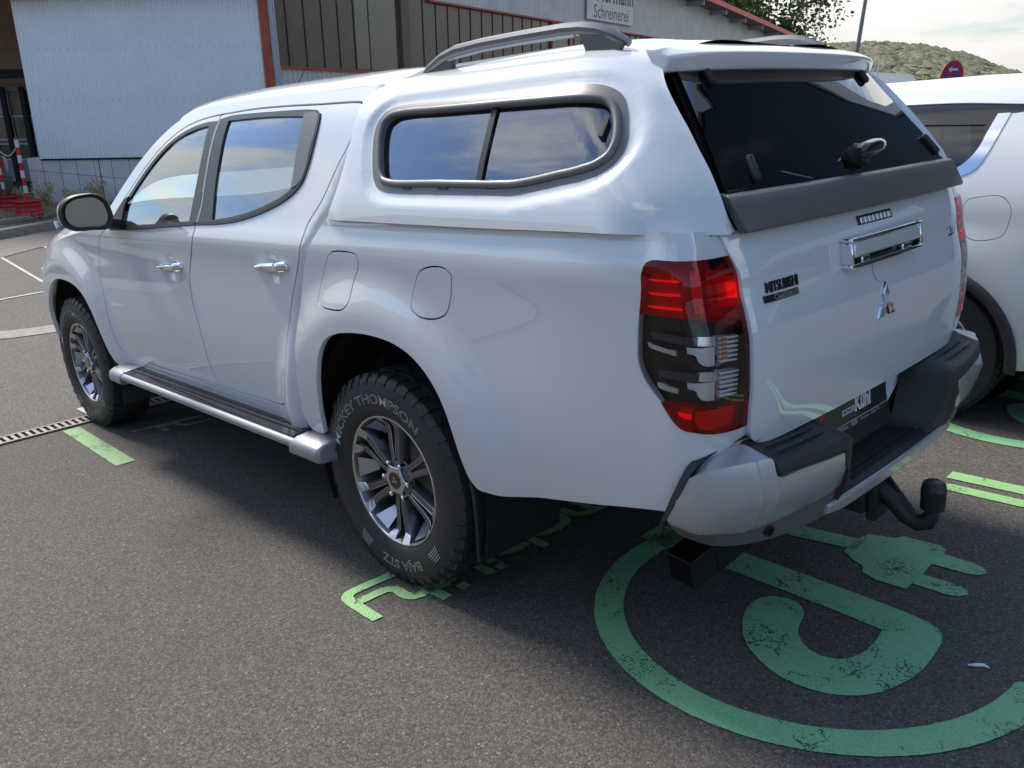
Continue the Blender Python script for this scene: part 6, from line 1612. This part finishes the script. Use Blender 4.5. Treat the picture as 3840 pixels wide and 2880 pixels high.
for k in range(4):
    a0=math.pi/2*k+R_(10)
    if k==1: pass
    pts=[(RS*.68*math.cos(a0+R_(70)*j/8+R_(-45)),RS*.68*math.sin(a0+R_(70)*j/8+R_(-45))) for j in range(9)]
    cm=a0+R_(35-45);sgp('blue_field',[(RS*.16*math.cos(cm),RS*.16*math.sin(cm))]+pts,.0035,SBL)
sgp('white_arrow',[(-.13,.135),(-.05,.185),(-.05,.155),(.10,.155),(.12,.115),(-.05,.115),(-.05,.085)],.006,PWH)
q=MB();q.bar(sc+Vector((0,0,-2.0))-nrm*.04,sc-nrm*.04+Vector((0,0,.31)),.03,10);o=q.build('sign_post',mat('post_grey',(.22,.22,.22),.5,.4),None,smooth=True);into(rs,[o])
# grey roofed house in the distance
hc=polar(-67.3,95);hd=empty('distant_house',Matrix.Translation(hc),'pale grey metal roofed house below the wooded hill','house')
e=R_(-67.3);hx_=Vector((math.sin(e),-math.cos(e),0));hf=Vector((math.cos(e),math.sin(e),0))
def HH(a,b,c_): return hc+hx_*a+hf*b+Vector((0,0,c_))
m=MB();m.v+=[HH(-3.2,0,3.10),HH(1.75,2.5,2.70),HH(2.9,-3.5,.1),HH(-4.4,-3.5,.2),HH(3.3,6,.1)];m.f+=[(0,1,2,3),(1,4,2)]
r1=m.build('roof',mat('pale_metal_roof',(.30,.33,.34),.45,.3,noise_col=(.4,(.26,.29,.31),.2)),None,fix=False)
m=MB();m.v+=[HH(-4.2,-3.3,.2),HH(2.7,-3.3,.1),HH(2.7,-3.3,-5),HH(-4.2,-3.3,-5)];m.f.append((0,1,2,3));r2=m.build('wall',CLAD2,None,fix=False)
m=MB();m.bar(HH(-1.5,-1,2.0),HH(-1.35,-1,4.1),.07,8);r3=m.build('flue',mat('flue_steel',(.6,.6,.6),.4,.6),None)
m=MB();m.box(-.3,.3,-.06,.06,-.05,.05,Matrix.Translation(HH(.1,-2.2,1.55)));r4=m.build('roof_hatch',SEAM,None)
into(hd,[r1,r2,r3,r4])
def leafmat(name,cols,trans=.25):
    m=bpy.data.materials.new(name);m.use_nodes=True;nt=m.node_tree;b=nt.nodes['Principled BSDF'];N=nt.nodes.new;L=nt.links.new
    g=N('ShaderNodeNewGeometry');tcn=N('ShaderNodeTexCoord');n=N('ShaderNodeTexNoise');n.inputs['Scale'].default_value=.9;n.inputs['Detail'].default_value=3;L(tcn.outputs['Object'],n.inputs['Vector'])
    cr=N('ShaderNodeValToRGB');ad=N('ShaderNodeMath');ad.operation='MULTIPLY_ADD';L(g.outputs['Random Per Island'],ad.inputs[0]);ad.inputs[1].default_value=.55;
    mu=N('ShaderNodeMath');mu.operation='MULTIPLY';mu.inputs[1].default_value=.5;L(n.outputs[0],mu.inputs[0]);L(mu.outputs[0],ad.inputs[2]);L(ad.outputs[0],cr.inputs[0])
    el=cr.color_ramp.elements
    el[0].position=0;el[0].color=(*cols[0],1);el[1].position=1;el[1].color=(*cols[-1],1)
    for i,c_ in enumerate(cols[1:-1]): x=el.new((i+1)/(len(cols)-1));x.color=(*c_,1)
    L(cr.outputs[0],b.inputs['Base Color']);b.inputs['Roughness'].default_value=.7;b.inputs['Specular IOR Level'].default_value=.2
    if trans:
        t=N('ShaderNodeBsdfTranslucent');L(cr.outputs[0],t.inputs[0]);mx=N('ShaderNodeMixShader');mx.inputs[0].default_value=trans;o=nt.nodes['Material Output']
        L(b.outputs[0],mx.inputs[1]);L(t.outputs[0],mx.inputs[2]);L(mx.outputs[0],o.inputs[0])
    return m
LEAF=leafmat('birch_leaves',[(.035,.06,.018),(.075,.115,.03),(.13,.165,.05),(.20,.19,.07)])
BARK=mat('bark',(.16,.14,.12),.9,noise_col=(8,(.05,.045,.04),.15))
def tree(c_,h,r,name,label,nl=5200,cat='tree',ls=.16,leaf=None,seed=1,group=None,z0=.22):
    rnd=random.Random(seed);root=empty(name,Matrix.Translation(c_),label,cat,group)
    m=MB();m.tube([(0,0,0),(.1,.05,h*.3),(.0,.1,h*.6),(.1,0,h*.93)],[h*.022,h*.018,h*.012,h*.004],8)
    br=[]
    for k in range(26):
        z=h*(z0+.68*rnd.random());a=rnd.random()*6.28;l=r*(1.05-.6*abs(z/h-.45)*1.6)*(.7+.5*rnd.random())
        p0=Vector((.05,.05,z));p1=p0+Vector((math.cos(a)*l*.6,math.sin(a)*l*.6,l*.35));p2=p0+Vector((math.cos(a)*l,math.sin(a)*l,l*(.25-.35*rnd.random())))
        m.tube([p0,p1,p2],[.05,.03,.01],5,False);br+=[(p0,p1,p2)]
    m.build('trunk',BARK,root,smooth=True)
    v=[];f=[]
    cl=[]
    for k in range(170):
        p0,p1,p2=rnd.choice(br);t=rnd.random();p=p0.lerp(p1,t) if rnd.random()<.35 else p1.lerp(p2,t)
        cl.append((p+Vector((rnd.gauss(0,.35),rnd.gauss(0,.35),rnd.gauss(0,.30))),rnd.uniform(.25,.75)*r*.19+.12))
    for k in range(nl):
        p,s_=rnd.choice(cl);q=p+Vector((rnd.gauss(0,s_),rnd.gauss(0,s_),rnd.gauss(0,s_)*1.25-s_*.3))
        sz=ls*rnd.uniform(.6,1.3);u=Vector((rnd.gauss(0,1),rnd.gauss(0,1),rnd.gauss(0,.7))).normalized();w_=u.orthogonal().normalized();w_=(w_*math.cos(k)+u.cross(w_)*math.sin(k))
        i=len(v);v+=[q-u*sz*.5,q+w_*sz*.32,q+u*sz*.5,q-w_*sz*.32];f.append((i,i+1,i+2,i+3))
    obj('crown',v,f,leaf or LEAF,root);return root
tc_=polar(-57.6,62);tree(tc_,12.5,6.6,'birch_tree','tall loose green birch tree behind the red roof edge',36000,seed=3,ls=.30,z0=.12)
tree(polar(-61.6,60),5.6,2.2,'small_tree','small light green tree right of the birch, at the roof corner',2600,seed=5,ls=.2,z0=.1)
tree(polar(-69.0,90),3.0,1.3,'yellow_bush','small yellowing bush beside the grey roof',900,seed=8,cat='bush',leaf=leafmat('yellow_leaves',[(.08,.09,.03),(.24,.20,.06),(.30,.22,.07)]),z0=.05)
# wooded hill
hill_prof=[(-95,.9),(-88,1.2),(-84,.6),(-80,.3),(-76,.25),(-74.0,.30),(-73.2,.62),(-72.4,.85),(-71.2,1.36),(-70,1.66),(-68.9,1.90),(-67.5,2.08),(-65.7,2.18),(-63.5,2.2),(-60,2.25),(-55,2.5),(-48,2.6),(-38,2.4),(-28,2.0),(-18,1.7),(-8,1.6)]
def hel(az): return lerp_tab(hill_prof,az)
v=[];f=[];D0,D1=260,620;nr=14;azs=[-95+.75*i for i in range(117)]
for a in azs:
    top=1.9+D1*math.tan(R_(hel(a)))
    for k in range(nr+1):
        t=k/nr;d=D0+(D1-D0)*t;z=-6+(top+6)*(sm(t)**.8);p=polar(a,d);v.append((p.x,p.y,z-2.2))
    p=polar(a,D1+200);v.append((p.x,p.y,-10))
for i in range(len(azs)-1):
    for k in range(nr+1): f.append((i*(nr+2)+k,(i+1)*(nr+2)+k,(i+1)*(nr+2)+k+1,i*(nr+2)+k+1))
HILLM=mat('hill_ground',(.05,.06,.025),.9);hl=obj('hill',v,f,HILLM,smooth=True);tag(hl,kind='structure')
rnd=random.Random(11);v=[];f=[]
ico=bmesh.new();bmesh.ops.create_icosphere(ico,subdivisions=1,radius=1);iv=[x.co.copy() for x in ico.verts];if_=[[x.index for x in q.verts] for q in ico.faces];ico.free()
for k in range(5200):
    a=rnd.uniform(-76,-52) if k<3800 else rnd.uniform(-95,-8);t=rnd.random()**.75;d=D0+(D1-D0)*t
    top=1.9+D1*math.tan(R_(hel(a)));z=-6+(top+6)*(sm(t)**.8)-2.2;p=polar(a,d);r=rnd.uniform(2.6,4.6)
    i=len(v)
    for q in iv: v.append((p.x+q.x*r*rnd.uniform(.8,1.15),p.y+q.y*r*rnd.uniform(.8,1.15),z+q.z*r*rnd.uniform(.7,1.05)*.85))
    for q in if_: f.append(tuple(i+j for j in q))
wood=obj('woodland',v,f,leafmat('hazed_autumn_woodland',[(.06,.075,.055),(.10,.115,.07),(.15,.155,.085),(.22,.20,.11),(.25,.19,.11)],0));tag(wood,kind='stuff')  # autumn leaf colours greyed and lightened in place of haze
# trees / low ridge on the other side, seen only in reflections
# ================================================================ BARRIER POSTS, CAR, WEEDS
BR=mat('barrier_red',(.52,.028,.030),.45,noise_col=(20,(.42,.03,.03),.2));BW=mat('barrier_white',(.62,.62,.60),.5)
def barrier(pos,label,lean):
    root=empty('barrier_post',Matrix.Translation(pos)@Matrix.Rotation(lean,4,Vector((AN.x,AN.y,0))),label,'barrier post',group='red and white barrier posts')
    m=MB();m.lathe([(.02,.215),(.205,.215),(.212,.208),(.206,.197),(.182,.185),(.178,.155),(.188,.14),(.178,.12),(.176,.085),(.190,.065),(.182,.05),(.188,.03),(.212,.012),(.212,.0),(.02,.0)],(0,0,0),'Z',40);m.build('drum_base',BR,root,smooth=True,angle=40)
    z=.213;i=0
    while z<1.06:
        h=.113 if i else .11;m=MB();m.bar((0,0,z),(0,0,min(z+h,1.14)),.030,14);m.build('post_band',BR if i%2==0 else BW,root,smooth=True);z+=h;i+=1
    m=MB();m.lathe([(.030,0),(.030,.012),(.02,.028),(.0,.034)],(0,0,z),'Z',14);m.build('post_cap',BR,root,smooth=True)
    return root
b1=barrier(Vector((12.67,-1.67,.17)),'red and white striped post on a red drum, the one nearer the door mirror',R_(0))
b2=barrier(Vector((13.60,-1.60,.17)),'red and white striped post on a red drum, the one at the left picture edge',R_(0))
ch_=MB();pa=Vector((12.67,-1.67,1.20));pb=Vector((13.60,-1.60,1.18));n=22
for i in range(n):
    t=i/n;p=pa.lerp(pb,t)+Vector((0,0,-.16*math.sin(math.pi*t)));q=pa.lerp(pb,t+.8/n)+Vector((0,0,-.16*math.sin(math.pi*(t+.8/n))));ch_.tube([p,q],.011 if i%2 else .006,6)
tag(ch_.build('plastic_chain',BW,None,smooth=True),'pale plastic chain hanging from the barrier post','chain')
# red car at the left edge, seen from behind its bumper
rc=empty('red_car',Matrix.Translation((14.45,-1.42,.17))@Matrix.Rotation(R_(118),4,'Z'),'small red car with a grey plastic bumper at the left picture edge','car')
RCP=mat('red_car_paint',(.42,.03,.03),.35,0,.8);RCG=mat('car_grey_bumper',(.085,.085,.075),.6)
# local: x along the car, its right rear corner points to the camera's right
def carsec(name,secs,mt_,par):
    v=[];f=[];m=len(secs[0]);
    for s_ in secs:v+=s_
    for i in range(len(secs)-1):
        for j in range(m): f.append((i*m+j,i*m+(j+1)%m,(i+1)*m+(j+1)%m,(i+1)*m+j))
    f+=[tuple(range(m)),tuple((len(secs)-1)*m+j for j in range(m))]
    o=obj(name,v,f,mt_,par);bm=bmesh.new();bm.from_mesh(o.data);bmesh.ops.recalc_face_normals(bm,faces=bm.faces);bm.to_mesh(o.data);bm.free();bevsub(o,.03,3,1,60);return o
W_=.80
def S4(x,w,z0,z1,tp=.0): return [(x,-w,z0),(x,-w-.02,(z0+z1)/2),(x,-w+tp,z1),(x,w-tp,z1),(x,w+.02,(z0+z1)/2),(x,w,z0)]
carsec('body',[S4(.0,.74,.50,.80),S4(.10,.80,.45,.86),S4(1.0,.82,.30,.90),S4(2.6,.82,.30,.92),S4(3.5,.78,.35,.80),S4(3.7,.66,.40,.66)],RCP,rc)
carsec('cabin',[S4(.18,.66,.86,.95,.02),S4(.42,.66,.86,1.34,.12),S4(1.5,.70,.88,1.42,.14),S4(2.1,.70,.88,1.38,.14),S4(2.75,.70,.88,.94,.05)],HG,rc)
carsec('bumper',[S4(-.12,.66,.24,.46),S4(-.06,.78,.20,.50),S4(.30,.84,.20,.50),S4(.42,.82,.22,.48)],RCG,rc)
for y in (-.64,.64):
    carsec('tail_lamp',[S4(-.02,.12,.58,.80),S4(.06,.14,.56,.84)],mat('lamp_cream',(.5,.42,.36),.3,0,.5),rc).location=(-.0,y,0)
for x in (.72,3.0):
    for y in (-.80,.80):
        m=MB();m.lathe([(.16,.0),(.27,.02),(.29,.0),(.29,-.14)],(x,y*1.0,.29),'Y',28);m.build('wheel',TYRE,rc,smooth=True)
# weeds along the foot of the wall
WEED=leafmat('dry_weed_leaves',[(.26,.24,.10),(.42,.36,.17),(.55,.46,.25),(.66,.56,.36)],.2)
def weed(pos,h,seed,label):
    rnd=random.Random(seed);root=empty('weed',Matrix.Translation(pos),label,'weed',group='dry weeds at the foot of the concrete wall')
    v=[];f=[];m=MB()
    for k in range(9):
        a=rnd.random()*6.28;l=h*rnd.uniform(.5,1);tip=Vector((math.cos(a)*l*.35,math.sin(a)*l*.35,l));mid=Vector((math.cos(a)*l*.12,math.sin(a)*l*.12,l*.5))
        m.tube([(0,0,0),mid,tip],[.006,.004,.002],4,False)
        for j in range(46):
            t=rnd.uniform(.12,1);p=(mid*(t/.5) if t<.5 else mid.lerp(tip,(t-.5)/.5))+Vector((rnd.gauss(0,.045),rnd.gauss(0,.045),rnd.gauss(0,.03)));s_=rnd.uniform(.014,.036)
            u=Vector((rnd.gauss(0,1),rnd.gauss(0,1),rnd.gauss(0,1))).normalized();w_=u.orthogonal().normalized();i=len(v);v+=[p-u*s_,p+w_*s_*.5,p+u*s_,p-w_*s_*.5];f.append((i,i+1,i+2,i+3))
    m.build('stem',WEED,root);obj('foliage',v,f,WEED,root)
rnd=random.Random(4);wl_=['low dry weed just behind the nearer striped post','dry weed between the two barrier posts','tall dry weed just right of the striped post','dry weed in front of the concrete wall, second from the mirror side','dry weed nearest to the door mirror']
for i,(x,y,h) in enumerate(((14.1,-2.0,.30),(13.75,-1.85,.38),(13.3,-2.10,.50),(13.2,-2.5,.28),(13.2,-2.85,.42))):
    weed(Vector((x,y,.15)),h,20+i,wl_[i])
gv=[];gf=[];rnd=random.Random(9)
for k in range(2600):
    t=rnd.random();x=13.0+rnd.gauss(0,.30)-.15*t;y=-1.0-2.6*t;s_=rnd.uniform(.02,.12);u=Vector((rnd.gauss(0,.5),rnd.gauss(0,.5),1)).normalized()*s_;w_=Vector((rnd.gauss(0,1),rnd.gauss(0,1),0)).normalized()*.007;p=Vector((x,y,.15));i=len(gv);gv+=[p-w_,p+w_,p+u];gf.append((i,i+1,i+2))
tag(obj('dry_grass',gv,gf,WEED),kind='stuff')
# dry leaves by the kerb
for i,(x,y) in enumerate(((11.55,-1.95),(11.75,-1.75))):
    m=MB();m.v+=[Vector(p) for p in ((-.05,0,0),(0,-.04,.05),(.06,0,.015),(0,.045,.045))];m.f+=[(0,1,3),(1,2,3)]
    o=m.build('dry_leaf',mat('dry_leaf_brown',(.28,.14,.05),.8) if i==0 else bpy.data.materials['dry_leaf_brown'],None,fix=False);o.location=(x,y,.15);tag(o,['brown dry leaf on the kerb beside the door mirror, the nearer one','brown dry leaf on the kerb beside the door mirror, the farther one'][i],'leaf')
# scrap on the asphalt
m=MB();m.tube([(-1.655,.150,.006),(-1.672,.142,.009),(-1.690,.130,.010),(-1.704,.128,.006)],[.002,.005,.005,.002],6)
lt=m.build('litter',mat('white_scrap',(.7,.7,.7),.6),None);lt.matrix_world=TR;tag(lt,'small white scrap on the asphalt right of the P','litter')
# ================================================================ behind the camera (seen in the glass and paint)
DS=mat('showroom_white',(.60,.60,.58),.6);DG=mat('showroom_dark_glass',(.02,.022,.025),.08,0,.6)
sr=empty('showroom_building',Matrix.Translation((-11,-15,0)),'tall white showroom with dark glass front standing beyond the estate car, out of the picture','building')
sm_=MB();sm_.prism([(-30,-1),(-30,15),(-3.5,14.2),(-2.5,11),(-1.5,8.6),(-.7,6.5),(.2,5.5),(.2,-1)],lambda a,b,d:(a,-15-d,b),10);s1=sm_.build('glass_front',DG,None)
sm_=MB();sm_.prism([(-30,15),(-30,15.2),(-3.4,14.4),(-2.4,11.2),(-1.4,8.8),(-.6,6.7),(.4,5.7),(.4,5.5),(-.7,6.5),(-1.5,8.6),(-2.5,11),(-3.5,14.2)],lambda a,b,d:(a,-14.8-d,b),.6);s2=sm_.build('roof_band',DS,None)
sm_=MB();sm_.box(-20,-6,-14.98,-14.8,3.2,4.1);s3=sm_.build('sign_band',DS,None)
sm_=MB();sm_.box(-20,-6,-14.98,-14.78,3.05,3.17);s4=sm_.build('orange_line',mat('orange_stripe',(.5,.12,.03),.5),None)
into(sr,[s1,s2,s3,s4])
hg=[(8,1.2),(20,2.2),(40,3.0),(60,3.4),(80,3.0),(100,3.6),(130,4.2),(160,3.4),(190,2.6),(225,2.2)]
v=[];f=[]
for i in range(110):
    a=8+i*2;top=1.9+420*math.tan(R_(lerp_tab(hg,a)))*.8+3*noise.noise(Vector((a*.21,0,0)))
    for d,z in ((300,-4),(360,top*.55),(420,top),(600,top*.7)):
        p=polar(a,d);v.append((p.x,p.y,z))
for i in range(109):
    for k in range(3): f.append((i*4+k,(i+1)*4+k,(i+1)*4+k+1,i*4+k+1))
h2=obj('far_hills',v,f,mat('far_hill_woods',(.045,.055,.028),.9,noise_col=(.02,(.09,.085,.04),.2)),smooth=True);tag(h2,kind='structure')
# low brown-roofed row of houses across the road (left of the truck)
RFM=mat('brown_tile_roof',(.13,.085,.055),.8);WLM=mat('plaster_wall',(.42,.39,.34),.8)
for i,(x,y,l) in enumerate(((4,22,17),(25,25,16),(-16,23,15))):
    rt=empty('row_house',Matrix.Translation((x,y,0)),['brown roofed house across the road, beside the pickup','brown roofed house across the road, ahead of the pickup','brown roofed house across the road, behind the camera'][i],'house',group='houses across the road')
    m=MB();m.box(-l/2,l/2,-4,4,-1,3.6);m.build('wall',WLM,rt);m=MB();m.v+=[Vector(p) for p in ((-l/2-.4,-4.5,3.4),(l/2+.4,-4.5,3.4),(l/2+.4,4.5,3.4),(-l/2-.4,4.5,3.4),(-l/2-.4,0,6.2),(l/2+.4,0,6.2))];m.f+=[(0,1,5,4),(2,3,4,5),(0,4,3),(1,2,5)];m.build('roof',RFM,rt)
    for k in range(3): MB().box(-l/2+2+k*l/3.4,-l/2+3.2+k*l/3.4,-4.03,-3.99,.6,1.9).build('window',DG,rt)
